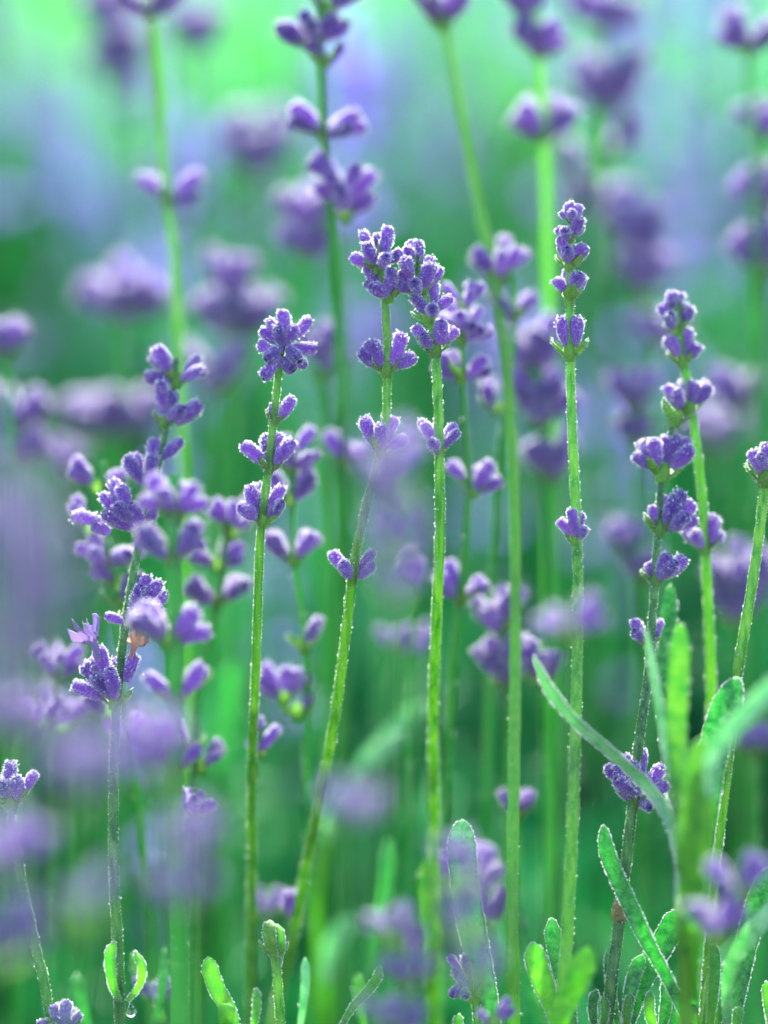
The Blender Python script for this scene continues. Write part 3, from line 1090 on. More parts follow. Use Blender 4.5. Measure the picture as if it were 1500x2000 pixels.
sprig('dark stemmed sprig leaning with pale opened flower and a pink withered petal on lowest whorl',
      [(345, 700, 17), (335, 780, 15), (320, 860, 13), (300, 950, 10), (275, 1050, 6), (255, 1150, 4), (240, 1260, 2), (228, 1370, 0), (222, 1500, -1), (222, 1700, -2), (230, 1850, -1), (234, 2000, 0)],
      [W(345, 744, 104, 7, mode='lr', len=60, up=.8),
       B(322, 826, (322, 806, 312, 748, -2, 30), (330, 812, 340, 768, -1, 28), (345, 828, 386, 788, -1, 32), (330, 822, 352, 798, -4, 28), bract=.9),
       B(302, 900, (316, 896, 352, 862, 1, 27), bract=.6),
       B(290, 945, (282, 945, 246, 900, -2, 31), (290, 945, 300, 893, -2, 30), (290, 922, 302, 862, 3, 27), (275, 930, 262, 890, 1, 28), bract=.7),
       B(270, 1038, (236, 1020, 204, 968, 0, 30), (250, 1012, 220, 944, 2, 29), (248, 995, 240, 952, -3, 28), (206, 1022, 148, 1003, 0, 30), (262, 1032, 208, 1004, -3, 30),
         (275, 1030, 262, 984, -3, 29), (216, 1040, 182, 1026, -1, 28), (284, 1034, 300, 996, 2, 26), (256, 1022, 228, 988, -4, 30), bract=1),
       B(254, 1216, (262, 1206, 270, 1150, -3, 32), (270, 1206, 304, 1140, -1, 30), (268, 1200, 288, 1132, 1, 30), (276, 1214, 322, 1162, 2, 29), (282, 1222, 312, 1188, -2, 30), (244, 1214, 210, 1204, -2, 22), bract=.8, wet=1),
       B(224, 1372, (205, 1364, 148, 1340, 0, 29), (208, 1356, 168, 1302, -1, 30), (212, 1340, 178, 1292, 1, 28), (226, 1366, 216, 1314, -5, 32), (212, 1326, 190, 1268, -1, 28), (246, 1332, 260, 1282, 1, 27),
         (234, 1350, 228, 1290, 4, 27), (216, 1364, 190, 1320, -4, 30), bract=1)],
      mat='stem_dark', w=(14, 25), soft=False,
      extra=lambda r, b, rr: (corolla(r, b, (194, 1288), (174, 1218), -2, rr, 'corolla', .72), corolla(r, b, (256, 1286), (266, 1238), -3, rr, 'corolla_pink', .85),
                              leaf_object(r, b, [(225, 1838, -4), (215, 1870, -4), (220, 1920, -3), (234, 1958, -1)], 22, rr, 'leaf_bright', tip=.8),
                              leaf_object(r, b, [(262, 1857, -3), (277, 1890, -4), (272, 1925, -3), (248, 1955, -1)], 17, rr, 'leaf_bright', tip=.8)))

# slightly soft ones among and behind them
sprig('slightly soft sprig behind the dark stem, three violet tufts stacked on a pale thin stem',
      [(200, 900, 28), (205, 1000, 28), (212, 1080, 28), (228, 1180, 27), (240, 1350, 27), (255, 1450, 30), (275, 1600, 38), (292, 1780, 48), (300, 2000, 60)],
      [W(190, 952, 92, 5, mode='lr', len=52), W(172, 1030, 60, 3, mode='l', len=55), W(212, 1098, 128, 6, len=64), W(228, 1140, 84, 5, len=55), W(232, 1176, 48, 3, mode='r', len=48),
       W(215, 1395, 80, 4, mode='l', len=62), W(246, 1445, 62, 4, len=50)], w=(14, 22), soft=True)
sprig('soft sprig with wide heavy violet tufts in front of a thick pale green stem',
      [(340, 930, -30), (338, 1050, -30), (342, 1200, -28), (344, 1350, -26), (342, 1500, -24), (344, 1700, -18), (350, 1850, -13), (352, 2000, -10)],
      [W(340, 1010, 112, 8, mode='all', h=20, len=62), W(334, 1090, 120, 7, len=66), W(330, 1252, 135, 7, len=70), W(345, 1365, 90, 2, len=66, bract=1.1), W(345, 1500, 70, 2, len=50)],
      w=(24, 42), soft=True)
sprig('soft sprig with green bracted crown over two wide bowl tufts beside the lone bud stem',
      [(455, 980, 34), (440, 1060, 35), (428, 1160, 36), (414, 1230, 38), (390, 1330, 42), (380, 1420, 46), (372, 1600, 54), (368, 1800, 64), (365, 2000, 75)],
      [W(452, 1042, 74, 6, mode='all', h=16, len=58), W(424, 1104, 88, 6, len=58), W(424, 1175, 110, 7, len=66), W(380, 1330, 36, 1, mode='r', len=36)], w=(16, 24), soft=True)
sprig('soft sprig half hidden behind the lone bud sprig, cloudy tufts over thin green stem',
      [(572, 850, 30), (574, 960, 30), (572, 1090, 30), (585, 1180, 32), (595, 1270, 34), (598, 1400, 38), (600, 1550, 46), (604, 1750, 58), (606, 2000, 74)],
      [W(572, 912, 84, 8, mode='all', h=26, len=62), W(566, 976, 78, 6, len=60), W(572, 1094, 92, 6, len=62), W(592, 1262, 50, 2, mode='r', len=50), W(555, 1362, 84, 6, mode='all', h=20, len=58),
       W(580, 1392, 40, 2, mode='r', len=40)], w=(13, 18), soft=True)
sprig('little soft tuft low on a thin stem hugging the lone bud sprig',
      [(512, 1420, 22), (500, 1470, 22), (496, 1560, 25), (492, 1700, 31), (488, 1850, 39), (484, 2000, 48)],
      [B(506, 1472, (504, 1468, 540, 1424, 0, 26), (500, 1462, 508, 1406, 1, 22), (502, 1470, 488, 1448, -2, 26), bract=.7)], w=(14, 20), soft=True)
sprig('small dark violet cup shaped tuft on short thin stem before the pale blurred blooms',
      [(382, 1540, 14), (378, 1600, 14), (375, 1750, 18), (372, 1900, 24), (370, 2000, 30)],
      [B(378, 1592, (374, 1586, 350, 1546, 0, 27), (380, 1586, 372, 1545, 3, 26), (384, 1588, 416, 1570, -1, 27), (378, 1588, 378, 1560, -4, 28), (382, 1584, 394, 1548, 2, 24), bract=.8)], w=(12, 18), soft=True)
sprig('soft violet pair of buds low between two thin stems, wilted and small',
      [(372, 1440, 30), (378, 1500, 30), (384, 1600, 34), (388, 1800, 46), (390, 2000, 60)],
      [W(372, 1462, 52, 3, mode='l', len=52), W(392, 1498, 70, 4, mode='r', len=50)], w=(12, 16), soft=True)
sprig('soft sprig behind the drooping heads, two broad tufts above a low side tuft',
      [(905, 600, 26), (906, 700, 26), (908, 800, 26), (916, 920, 27), (912, 1040, 28), (900, 1160, 30), (886, 1280, 33), (876, 1450, 40), (868, 1650, 52), (862, 1850, 66), (858, 2000, 78)],
      [W(905, 660, 105, 8, mode='all', h=24, len=60), W(903, 736, 96, 7, len=58), W(905, 600, 60, 4, mode='all', len=50, bract=.5), B(925, 962, (926, 958, 958, 908, -1, 36), (922, 958, 935, 915, 3, 30), (926, 962, 972, 935, 1, 32), (905, 935, 880, 905, 2, 30), bract=.9),
       W(900, 1168, 92, 5, len=60, bract=1.1)], w=(14, 24), soft=True)
sprig('blurred pair of violet tufts half behind the long thick green stem',
      [(985, 480, 42), (998, 560, 42), (1002, 640, 42), (990, 780, 43), (975, 900, 45), (965, 1100, 50), (955, 1400, 62), (950, 1700, 78), (948, 2000, 96)],
      [W(978, 545, 88, 6, mode='all', h=18, len=66), W(1005, 618, 70, 5, len=62), W(968, 798, 56, 3, mode='l', len=56)], w=(16, 20), soft=True)
sprig('long thick green stem crossing the view, leaning, its blurred flower high at the top edge',
      [(860, -20, 52), (872, 60, 52), (900, 220, 50), (932, 390, 46), (960, 520, 42), (985, 680, 36), (1000, 850, 30), (1006, 1050, 24), (1006, 1300, 18), (1003, 1550, 10), (1000, 1750, 6), (1004, 2000, 6)],
      [W(864, 50, 96, 9, mode='all', h=26, len=74)], w=(21, 29), soft=True, mat='stem_pale')
sprig('tall blurred sprig with flower touching the top edge and a tidy two bud whorl',
      [(288, -30, 62), (294, 30, 62), (308, 160, 62), (324, 330, 62), (335, 440, 62), (345, 600, 63), (352, 750, 66), (358, 950, 72), (362, 1200, 82), (365, 1500, 98), (368, 2000, 130)],
      [W(290, 26, 120, 8, len=78, mode='lr'), W(332, 395, 108, 4, len=76, up=1.0)], w=(22, 22), soft=True, mat='stem_pale')
sprig('tall blurred sprig with big ragged head at the top edge and paired tufts under it',
      [(630, -60, 40), (625, 60, 40), (630, 160, 40), (636, 280, 40), (642, 380, 41), (652, 470, 44), (662, 620, 50), (665, 800, 58), (664, 1000, 70), (660, 1300, 88), (655, 1700, 115), (650, 2000, 135)],
      [W(640, 20, 110, 9, mode='all', h=40, len=72), W(610, 90, 130, 10, mode='all', h=30, len=68), W(634, 120, 60, 3, len=50), W(634, 262, 142, 8, len=76), W(676, 420, 100, 10, mode='all', h=70, len=74)], w=(18, 34), soft=True)
sprig('smeared dark violet head just under the ragged headed sprig, on a thick deep green stem',
      [(622, 380, 95), (650, 450, 95), (664, 560, 95), (668, 750, 98), (666, 950, 105), (662, 1300, 125), (660, 2000, 180)],
      [W(615, 455, 118, 12, mode='all', h=50, len=88), W(600, 500, 90, 7, mode='all', len=80)], w=(28, 30), soft=True)
sprig('blurred sprig with small round tuft above a wider bar shaped tuft, pale wide stem',
      [(1030, -30, 70), (1050, 60, 70), (1060, 160, 70), (1062, 260, 70), (1068, 420, 72), (1072, 600, 76), (1075, 900, 86), (1078, 1300, 104), (1080, 2000, 145)],
      [W(1030, 30, 76, 6, mode='all', len=80), W(1056, 106, 84, 8, mode='all', len=76), W(1062, 268, 108, 7, len=80)], w=(26, 26), soft=True, mat='stem_pale')
sprig('sprig at slight blur with tapering crown, double green node and flat bottom whorl',
      [(1318, 580, 14), (1325, 640, 14), (1336, 710, 14), (1350, 790, 14), (1362, 880, 14), (1374, 1000, 15), (1380, 1120, 16), (1386, 1250, 18), (1390, 1400, 22), (1392, 1600, 28), (1392, 2000, 42)],
      [B(1320, 610, (1314, 606, 1310, 572, 0, 28), (1322, 606, 1326, 575, 1, 24), (1325, 612, 1345, 600, 1, 24), bract=.6, wet=1),
       B(1322, 645, (1312, 632, 1294, 596, 0, 30), (1312, 642, 1306, 616, -4, 30), (1332, 634, 1350, 602, 0, 28), (1325, 628, 1330, 594, 3, 26), bract=.8, wet=1),
       B(1334, 705, (1324, 695, 1312, 660, -1, 34), (1340, 692, 1346, 646, 1, 30), (1342, 700, 1360, 674, -1, 32), (1330, 690, 1334, 655, 4, 28), bract=.9),
       B(1346, 800, (1325, 792, 1304, 756, 0, 30), (1330, 796, 1318, 772, -4, 30), (1350, 786, 1356, 748, -1, 30), (1362, 790, 1384, 756, 0, 32), (1340, 784, 1334, 744, 3, 26), (1366, 780, 1374, 748, 2, 26), bract=1.1),
       B(1376, 1072, (1366, 1064, 1340, 1030, 0, 32), (1384, 1062, 1398, 1012, 0, 32), (1370, 1068, 1356, 1042, -4, 30), (1388, 1066, 1408, 1040, 2, 28), bract=.9)],
      w=(16, 26))
sprig('dark slim stemmed sprig with broad fans of buds, greenish empty calyx and brown node',
      [(1322, 800, 10), (1308, 860, 10), (1292, 940, 9), (1284, 1050, 7), (1276, 1180, 5), (1266, 1320, 3), (1248, 1450, 1), (1236, 1570, 0), (1222, 1690, 0), (1206, 1830, 0), (1186, 2000, 0)],
      [B(1320, 818, bract=1.1),
       B(1294, 925, (1272, 910, 1262, 862, 0, 29), (1268, 912, 1242, 888, -1, 29), (1282, 914, 1278, 862, -3, 30), (1288, 908, 1300, 856, 2, 28), (1300, 910, 1325, 856, 1, 30), (1312, 915, 1350, 880, -2, 34),
         (1308, 912, 1340, 862, 2, 30), (1276, 908, 1252, 866, 3, 26), bract=1.3),
       B(1288, 1034, (1300, 1026, 1326, 962, -2, 34), (1306, 1030, 1350, 985, 0, 32), (1304, 1034, 1356, 1012, 1, 30), (1296, 1024, 1306, 975, 3, 30), (1308, 1034, 1340, 1010, -4, 30), (1278, 1028, 1276, 990, 0, 20), bract=1),
       B(1280, 1134, (1284, 1128, 1304, 1086, -2, 32), (1290, 1130, 1332, 1090, 0, 34), (1288, 1130, 1318, 1100, -4, 32), (1274, 1128, 1264, 1102, 1, 22), bract=.9),
       B(1264, 1256, (1254, 1252, 1244, 1212, 0, 28), (1256, 1254, 1240, 1232, -2, 26), (1276, 1252, 1290, 1214, 3, 20), bract=.8, wet=1),
       B(1240, 1566, (1222, 1546, 1188, 1500, 0, 27), (1226, 1552, 1208, 1500, -1, 30), (1232, 1552, 1208, 1524, -5, 30), (1242, 1540, 1236, 1492, -2, 30), (1252, 1545, 1254, 1470, 3, 22), (1254, 1550, 1290, 1500, 0, 30),
         (1256, 1558, 1302, 1534, -1, 29), (1250, 1566, 1268, 1572, -4, 28), (1238, 1556, 1250, 1530, -5, 32), (1228, 1560, 1216, 1540, -3, 28), (1240, 1530, 1228, 1478, 2, 22), bract=1, wet=1)],
      mat='stem_dark', w=(14, 28), extra=lambda r, b, rr: brown_node(r, b, (1216, 1755), (1208, 1800), 0, 24))
sprig('sharp stem at the picture edge tilting outwards, its pale dewy tuft cut off',
      [(1498, 880, 0), (1494, 940, 0), (1482, 1050, 0), (1468, 1150, 0), (1440, 1320, 1), (1420, 1500, 3), (1392, 1720, 6), (1370, 1900, 8), (1360, 2000, 10)],
      [B(1494, 935, (1486, 924, 1474, 882, -1, 30), (1496, 920, 1500, 870, -2, 30), (1500, 925, 1524, 880, 0, 30), (1490, 915, 1490, 890, -4, 24), bract=1.2, wet=1)], w=(22, 27))
sprig('sharp dewy violet tuft at the low edge on a dark curved bare stem',
      [(18, 1530, 0), (20, 1580, 0), (34, 1670, 0), (50, 1760, 0), (74, 1870, 1), (100, 2000, 2)],
      [B(20, 1568, (14, 1556, -8, 1520, 0, 32), (18, 1552, 18, 1492, 0, 33), (30, 1560, 38, 1520, -3, 32), (36, 1560, 66, 1512, 0, 26), (14, 1558, 4, 1530, -4, 30), bract=1.2, wet=1)], mat='stem_dark', w=(17, 22))
sprig('frosted violet tuft peeping over the bottom edge beside the curved bare stem',
      [(124, 1975, 0), (128, 2040, 0), (130, 2120, 2)],
      [B(126, 2015, (118, 2000, 108, 1965, 0, 28), (126, 2000, 128, 1960, -3, 30), (132, 2004, 158, 1984, 0, 24), (112, 2006, 76, 1996, 0, 24), (130, 2000, 146, 1972, 3, 22), bract=1, wet=1)], w=(18, 20))
sprig('shrivelled dark violet bud cluster curling beside the broad upright leaf',
      [(914, 1870, 0), (924, 1930, 0), (930, 1970, 0), (936, 2060, 2)],
      [B(922, 1950, (922, 1942, 912, 1872, 0, 26), (916, 1935, 892, 1895, -1, 26), (900, 1900, 880, 1870, -2, 20), (898, 1920, 886, 1945, -3, 22), (914, 1940, 930, 1890, 1, 22), (902, 1930, 912, 1948, -4, 22), bract=.7, wet=1)],
      w=(16, 20))
sprig('lone green unopened spike on a frosty pale stem low between two leaves',
      [(534, 1810, 0), (538, 1870, 0), (543, 1930, 0), (550, 2060, 1)], [B(537, 1862, bract=.9)], w=(20, 22),
      extra=lambda r, b, rr: (leaf_object(r, b, [(530, 1798, 0), (525, 1820, -1), (530, 1848, -1), (538, 1876, 0)], 27, rr, 'bract', tip=.8, name='bract', fold=.5),
                              leaf_object(r, b, [(540, 1806, 1), (546, 1830, 0), (547, 1856, 0), (542, 1890, 0)], 22, rr, 'leaf_bright', tip=.8, name='bract', fold=.5)))
sprig('small soft violet bud low on a hair thin stem beside the bending stem',
      [(560, 1740, 30), (556, 1800, 30), (548, 2000, 38)], [B(560, 1792, (560, 1790, 570, 1742, 0, 34), bract=.5)], w=(10, 12), soft=True)
sprig('small blurred indigo bud near the bottom on a short thin stem',
      [(306, 1940, 28), (306, 2060, 32)], [W(305, 1958, 54, 4, mode='all', len=48, bract=.6)], w=(12, 14), soft=True)

# well blurred ones, behind: (label, stem top to bottom, whorls, stem width)
BLUR = [
    ('blurred sprig of three stacked clouds high up beside the small round tuft', [(1182, 20, 135), (1186, 150, 135), (1170, 330, 137), (1180, 700, 150), (1184, 2000, 240)],
     [W(1180, 75, 130, 12, mode='all', h=60, len=100), W(1185, 215, 128, 14, mode='all', h=70, len=100), W(1140, 350, 60, 4, mode='l', len=90), W(1195, 300, 90, 5, mode='r', len=100), W(1172, 410, 110, 7, mode='lr', len=90)], 26),
    ('blurred flat violet tuft cut by the picture edge high up', [(1462, 60, 80), (1466, 200, 80), (1475, 600, 88), (1478, 2000, 150)], [W(1460, 98, 108, 8, len=84)], 22),
    ('blurred tall sprig at the edge whose dark tufts climb in steps', [(1496, 180, 90), (1490, 300, 90), (1486, 520, 92), (1478, 800, 98), (1470, 2000, 160)],
     [W(1490, 262, 90, 7, mode='all', len=84), W(1490, 405, 96, 9, mode='all', h=20, len=84), W(1484, 530, 100, 12, mode='all', h=60, len=84)], 24),
    ('blurred violet column leaning above the double noded sprig', [(1250, 440, 125), (1262, 540, 125), (1275, 650, 126), (1290, 1000, 135), (1292, 2000, 200)],
     [W(1246, 515, 98, 14, mode='all', h=70, len=90), W(1262, 575, 88, 10, mode='all', h=50, len=84), W(1290, 680, 90, 7, mode='all', h=30, len=80)], 22),
    ('dark violet smudge alone in mint blur beside the ragged headed sprig', [(500, 230, 170), (504, 320, 170), (515, 700, 180), (530, 2000, 280)], [W(502, 345, 120, 20, mode='all', h=90, len=110)], 24),
    ('oval lilac smudge on mint blur between the edge knob and the two bud whorl', [(240, 560, 125), (244, 640, 125), (250, 1000, 135), (260, 2000, 200)], [W(240, 622, 160, 16, mode='all', h=20, len=110)], 22),
    ('faint tall violet shadow in the top corner behind everything', [(205, -40, 220), (215, 140, 220), (235, 600, 240), (250, 2000, 340)],
     [W(205, 60, 90, 12, mode='all', h=60, len=110), W(228, 170, 110, 18, mode='all', h=90, len=110)], 22),
    ('small round lilac smudge near the top between two tall stems', [(380, 50, 190), (384, 400, 195), (388, 2000, 300)], [W(380, 100, 96, 14, mode='all', h=30, len=100)], 20),
    ('soft lilac knob cut by the left edge above the blurred cluster', [(10, 640, 70), (14, 720, 70), (20, 1200, 85), (24, 2000, 120)], [W(12, 692, 68, 8, mode='all', h=18, len=74)], 22),
    ('soft two tier violet cluster at the left edge over mint blur', [(35, 780, 90), (36, 900, 90), (44, 1300, 100), (50, 2000, 140)], [W(36, 838, 96, 10, mode='all', h=30, len=80), W(30, 905, 120, 10, mode='all', h=20, len=86)], 24),
    ('blurred row of violet clouds left of the leaning crown', [(190, 790, 130), (200, 860, 130), (215, 1300, 145), (220, 2000, 190)],
     [W(190, 850, 120, 14, mode='all', h=30, len=96), W(250, 850, 110, 12, mode='all', h=30, len=96), W(130, 930, 60, 8, mode='all', h=20, len=80)], 22),
    ('hazy violet clump between the leaning crown and the dewy crowned head', [(448, 540, 110), (450, 640, 110), (458, 1000, 120), (462, 2000, 180)],
     [W(448, 580, 60, 7, mode='all', h=30, len=90), W(450, 665, 128, 16, mode='all', h=50, len=96), W(500, 640, 80, 8, mode='all', len=90)], 22),
    ('hazy purple mass below the clump, behind the dewy crowned head', [(420, 720, 100), (425, 820, 100), (430, 1200, 112), (432, 2000, 160)], [W(420, 765, 120, 14, mode='all', h=50, len=90)], 20),
    ('pale violet knob behind the two sharp middle sprigs', [(628, 660, 75), (630, 740, 75), (636, 1200, 90), (640, 2000, 130)], [W(628, 735, 84, 10, mode='all', h=50, len=76)], 22),
    ('soft curved violet buds just beside the hazy fourth whorl', [(668, 840, 45), (672, 900, 45), (676, 1100, 50), (680, 2000, 100)], [B(672, 900, (668, 895, 640, 848, 0, 34), (678, 896, 712, 880, 2, 32), (674, 890, 680, 868, 4, 30), bract=.8)], 14),
    ('pale fuzzy violet tower between the thick leaning stem and the solitary sprig', [(1040, 640, 62), (1050, 760, 62), (1068, 880, 63), (1078, 1000, 66), (1084, 1300, 76), (1088, 2000, 130)],
     [W(1040, 730, 92, 14, mode='all', h=60, len=78), W(1058, 832, 116, 14, mode='all', h=50, len=80), W(1075, 935, 84, 12, mode='all', h=30, len=76)], 44),
    ('two lilac puffs stacked behind the solitary sprig and the double noded one', [(1238, 740, 85), (1240, 840, 85), (1246, 1200, 95), (1250, 2000, 150)], [W(1238, 800, 76, 10, mode='all', h=30, len=74), W(1242, 862, 52, 7, mode='all', len=60)], 18),
    ('pale lilac puff right of the double noded crown', [(1440, 740, 100), (1444, 900, 102), (1448, 2000, 170)], [W(1440, 800, 84, 10, mode='all', h=24, len=80)], 18),
    ('low blue violet haze right of the broad fans of buds', [(1395, 830, 150), (1400, 900, 150), (1405, 1200, 160), (1410, 2000, 230)], [W(1395, 885, 120, 14, mode='all', h=30, len=100)], 20),
    ('big square purple blur behind the leaves at the right edge', [(1440, 1080, 75), (1446, 1200, 76), (1450, 2000, 120)], [W(1445, 1160, 120, 14, mode='all', h=40, len=84), W(1440, 1215, 90, 10, mode='all', h=30, len=76)], 20),
    ('small violet puff peeping left of the greenish empty calyx', [(1238, 1040, 75), (1242, 1140, 76), (1246, 2000, 120)], [W(1225, 1075, 56, 7, mode='all', len=60), W(1258, 1130, 60, 8, mode='all', h=16, len=60)], 16),
    ('soft slanting violet bud cluster left of the drooping sprig stem', [(800, 1070, 48), (804, 1150, 48), (806, 1400, 55), (808, 2000, 95)], [B(804, 1140, (800, 1132, 790, 1070, 0, 34), (806, 1138, 812, 1096, -2, 34), (800, 1130, 782, 1100, 3, 30), bract=.6)], 14),
    ('two tiny faint violet buds deep in the green middle', [(775, 1230, 80), (780, 1290, 80), (784, 1600, 95), (786, 2000, 125)], [W(772, 1270, 40, 2, mode='all', len=50, bract=.6), W(808, 1280, 40, 3, mode='all', len=60, bract=.6)], 14),
    ('blurred violet blobs stacked in front of the thick stem at mid height', [(975, 1190, 40), (985, 1290, 40), (990, 1500, 46), (994, 2000, 80)], [W(975, 1230, 76, 8, mode='all', h=26, len=70), W(990, 1340, 98, 12, mode='all', h=40, len=76)], 18),
    ('small violet blob behind the tip of the long slanting leaf', [(1058, 1290, 42), (1064, 1350, 43), (1068, 2000, 80)], [W(1060, 1330, 62, 6, mode='all', h=12, len=56)], 14),
    ('violet smear low behind the slender stem near the broad upright leaf', [(925, 1680, 45), (930, 1800, 46), (934, 2000, 58)], [W(918, 1740, 110, 9, mode='all', h=40, len=70), W(955, 1800, 60, 6, mode='all', h=40, len=60)], 16),
    ('faint violet dot crossing the long thick stem low down', [(1012, 1545, 36), (1014, 1700, 40), (1016, 2000, 50)], [W(1010, 1588, 46, 4, mode='all', len=46)], 12),
    ('indigo speck low in the deep green beside the lone small bud', [(524, 1740, 60), (526, 2000, 72)], [W(524, 1784, 36, 3, mode='all', len=50)], 12),
    ('small violet smudge in the dark green under the curved bare stem', [(150, 1290, 90), (154, 1500, 95), (158, 2000, 120)], [W(120, 1420, 70, 7, mode='all', h=24, len=70)], 18),
    ('pinkish ragged violet puff left of the pale opened flower', [(108, 1280, 42), (106, 1360, 42), (104, 1500, 44), (100, 2000, 62)], [W(112, 1330, 100, 9, mode='all', h=40, len=56), W(80, 1410, 60, 4, mode='all', len=52), W(128, 1425, 60, 4, mode='all', len=50)], 12),
    ('violet dots near the right edge above the pale slanting leaf', [(1480, 1430, 60), (1484, 1700, 68), (1486, 2000, 80)], [W(1476, 1470, 50, 5, mode='all', h=12, len=50)], 14),
]
for lab, st, wh, sw in BLUR:
    sprig(lab, st, wh, w=(sw * .8, sw * .8), soft=True, mat='stem_soft')

# blurred ones in front of the sharp plane
NEAR = [
    ('huge lilac cloud rising along the left edge nearer than the sharp sprigs', [(30, 960, -195), (25, 1150, -195), (-60, 1400, -192), (-160, 2000, -185)],
     [W(15, 1150, 140, 14, mode='all', h=90, len=60), W(30, 1260, 150, 14, mode='all', h=80, len=60), W(5, 1340, 120, 8, mode='all', h=40, len=56)], 18),
    ('pale lilac haze hanging behind the bending stem at mid height', [(770, 880, -105), (762, 1000, -105), (752, 1200, -105), (745, 1500, -103), (740, 2000, -98)],
     [W(765, 980, 84, 6, mode='all', h=70, len=58), W(770, 1080, 70, 5, mode='all', h=60, len=54), W(776, 1170, 60, 3, mode='all', h=20, len=50)], 12),
    ('wide lilac blob beside the dark striped stem, low', [(170, 1460, -160), (165, 1600, -160), (120, 2000, -150)], [W(150, 1555, 130, 8, mode='all', h=40, len=58)], 14),
    ('violet egg shaped blob between the dark stem and the small dark cup', [(305, 1430, -105), (308, 1560, -105), (312, 2000, -98)], [W(304, 1525, 96, 9, mode='all', h=80, len=58)], 14),
    ('round lilac spot low in the middle before the bending stem', [(690, 1540, -115), (690, 1700, -114), (690, 2000, -110)], [W(690, 1612, 84, 6, mode='all', h=36, len=48, bract=.6)], 12),
    ('pale lilac puff veiling the heavy tufted sprig low down', [(372, 1600, -125), (366, 1720, -125), (364, 2000, -118)], [W(372, 1672, 90, 5, mode='all', h=24, len=48), W(360, 1765, 100, 7, mode='all', h=34, len=50)], 12),
    ('violet patch at the left edge under the sharp edge tuft', [(25, 1600, -115), (15, 1750, -115), (-120, 2000, -110)], [W(25, 1710, 110, 8, mode='all', h=50, len=62)], 12),
    ('second violet patch at the left edge near the bottom', [(4, 1780, -120), (-10, 1900, -120), (-130, 2050, -116)], [W(4, 1880, 120, 9, mode='all', h=60, len=64)], 12),
    ('lilac blob at the left edge at mid height', [(14, 1360, -130), (6, 1500, -130), (-120, 2000, -124)], [W(12, 1450, 120, 9, mode='all', h=40, len=60)], 12),
    ('lilac whorl veil crossing the solitary sprig stem', [(1112, 1170, -75), (1110, 1300, -75), (1106, 1600, -74), (1100, 2000, -70)], [W(1112, 1242, 118, 6, len=60, up=1)], 16),
    ('long lilac streak veiling the broad upright leaf', [(905, 1640, -95), (915, 1750, -95), (935, 1900, -94), (950, 2050, -92)],
     [W(903, 1740, 60, 5, mode='all', h=50, len=46), W(920, 1830, 56, 5, mode='all', h=50, len=46), W(934, 1920, 60, 5, mode='all', h=40, len=44)], 10),
    ('deep violet pile of blurred tufts at the bottom centre', [(775, 1750, -65), (785, 1850, -65), (795, 1960, -64), (800, 2080, -63)],
     [W(772, 1838, 100, 8, mode='all', h=30, len=50), W(796, 1915, 80, 6, mode='all', h=20, len=46), W(770, 2010, 100, 7, mode='all', h=20, len=50)], 16),
    ('two violet tufts over the leaf clump at the lower right', [(1440, 1680, -60), (1436, 1800, -60), (1430, 2000, -58)], [W(1440, 1745, 92, 6, len=58), W(1398, 1830, 88, 7, mode='all', h=20, len=54)], 10),
    ('tiny lilac crumbs at the bottom edge beside the broad upright leaf', [(970, 1970, -25), (974, 2060, -25)], [W(968, 1996, 46, 4, mode='all', len=34, bract=.5)], 10),
    ('small violet shadow beside the dark striped stem low down', [(190, 1780, -130), (150, 2000, -125)], [W(160, 1800, 70, 4, mode='all', h=50, len=40)], 10),
]
for lab, st, wh, sw in NEAR:
    sprig(lab, st, wh, w=(sw * .6, sw * .8), soft=True, mat='stem_soft')

# ------------------------------------------------------------------ leafy shoots
shoot('broad upright blunt leaf standing alone, sharp and dewy, low in the middle',
      [(962, 1985, 0), (968, 2030, 0), (972, 2120, 2)],
      [dict(p=[(903, 1600, 0), (902, 1660, 0), (912, 1760, 0), (932, 1860, 0), (952, 1950, 0), (966, 2020, 0)], w=62, tip=.42, fold=.1)], w=(20, 24))
shoot('soft blunt green leaf tip a little behind, left of the broad upright leaf',
      [(838, 1850, 34), (838, 1950, 36), (838, 2100, 42)], [dict(p=[(832, 1676, 34), (833, 1750, 34), (836, 1850, 34), (838, 1940, 36)], w=36, tip=.5, mat='leaf_bright')], w=(16, 20), soft=True)
shoot('long leaf slanting down from upper tip across the brown noded stem, sharp teal green',
      [(1340, 1980, -6), (1350, 2040, -6), (1352, 2150, -6)],
      [dict(p=[(1178, 1610, -3), (1190, 1670, -4), (1222, 1745, -5), (1262, 1830, -6), (1305, 1910, -6), (1345, 2000, -6)], w=38, tip=.5, fold=.35, roll=.5)], w=(16, 20))
shoot('arching thin leaf slanting over the brown noded sprig, pale along its upper edge',
      [(1330, 1760, -30), (1334, 1850, -28), (1338, 1950, -26), (1340, 2100, -24)],
      [dict(p=[(1044, 1280, -16), (1075, 1340, -15), (1120, 1398, -14), (1185, 1455, -13), (1255, 1520, -12), (1305, 1590, -14), (1328, 1680, -18), (1330, 1780, -26)], w=34, tip=.5, fold=.5, roll=.7, soft=False, mat='leaf_grey'),
       dict(p=[(1262, 1225, -22), (1280, 1330, -22), (1300, 1450, -23), (1320, 1560, -25), (1330, 1680, -28)], w=20, soft=True, mat='leaf_grey', roll=.6),
       dict(p=[(1328, 1215, -24), (1326, 1300, -24), (1322, 1420, -24), (1325, 1540, -26), (1332, 1700, -29)], w=46, soft=True, mat='leaf_bright', tip=.5),
       dict(p=[(1310, 1140, 16), (1306, 1210, 15), (1300, 1300, 12), (1300, 1420, 8), (1312, 1560, 0), (1330, 1700, -20)], w=38, soft=True, tip=.5)], w=(20, 28), mat='stem', soft=True)
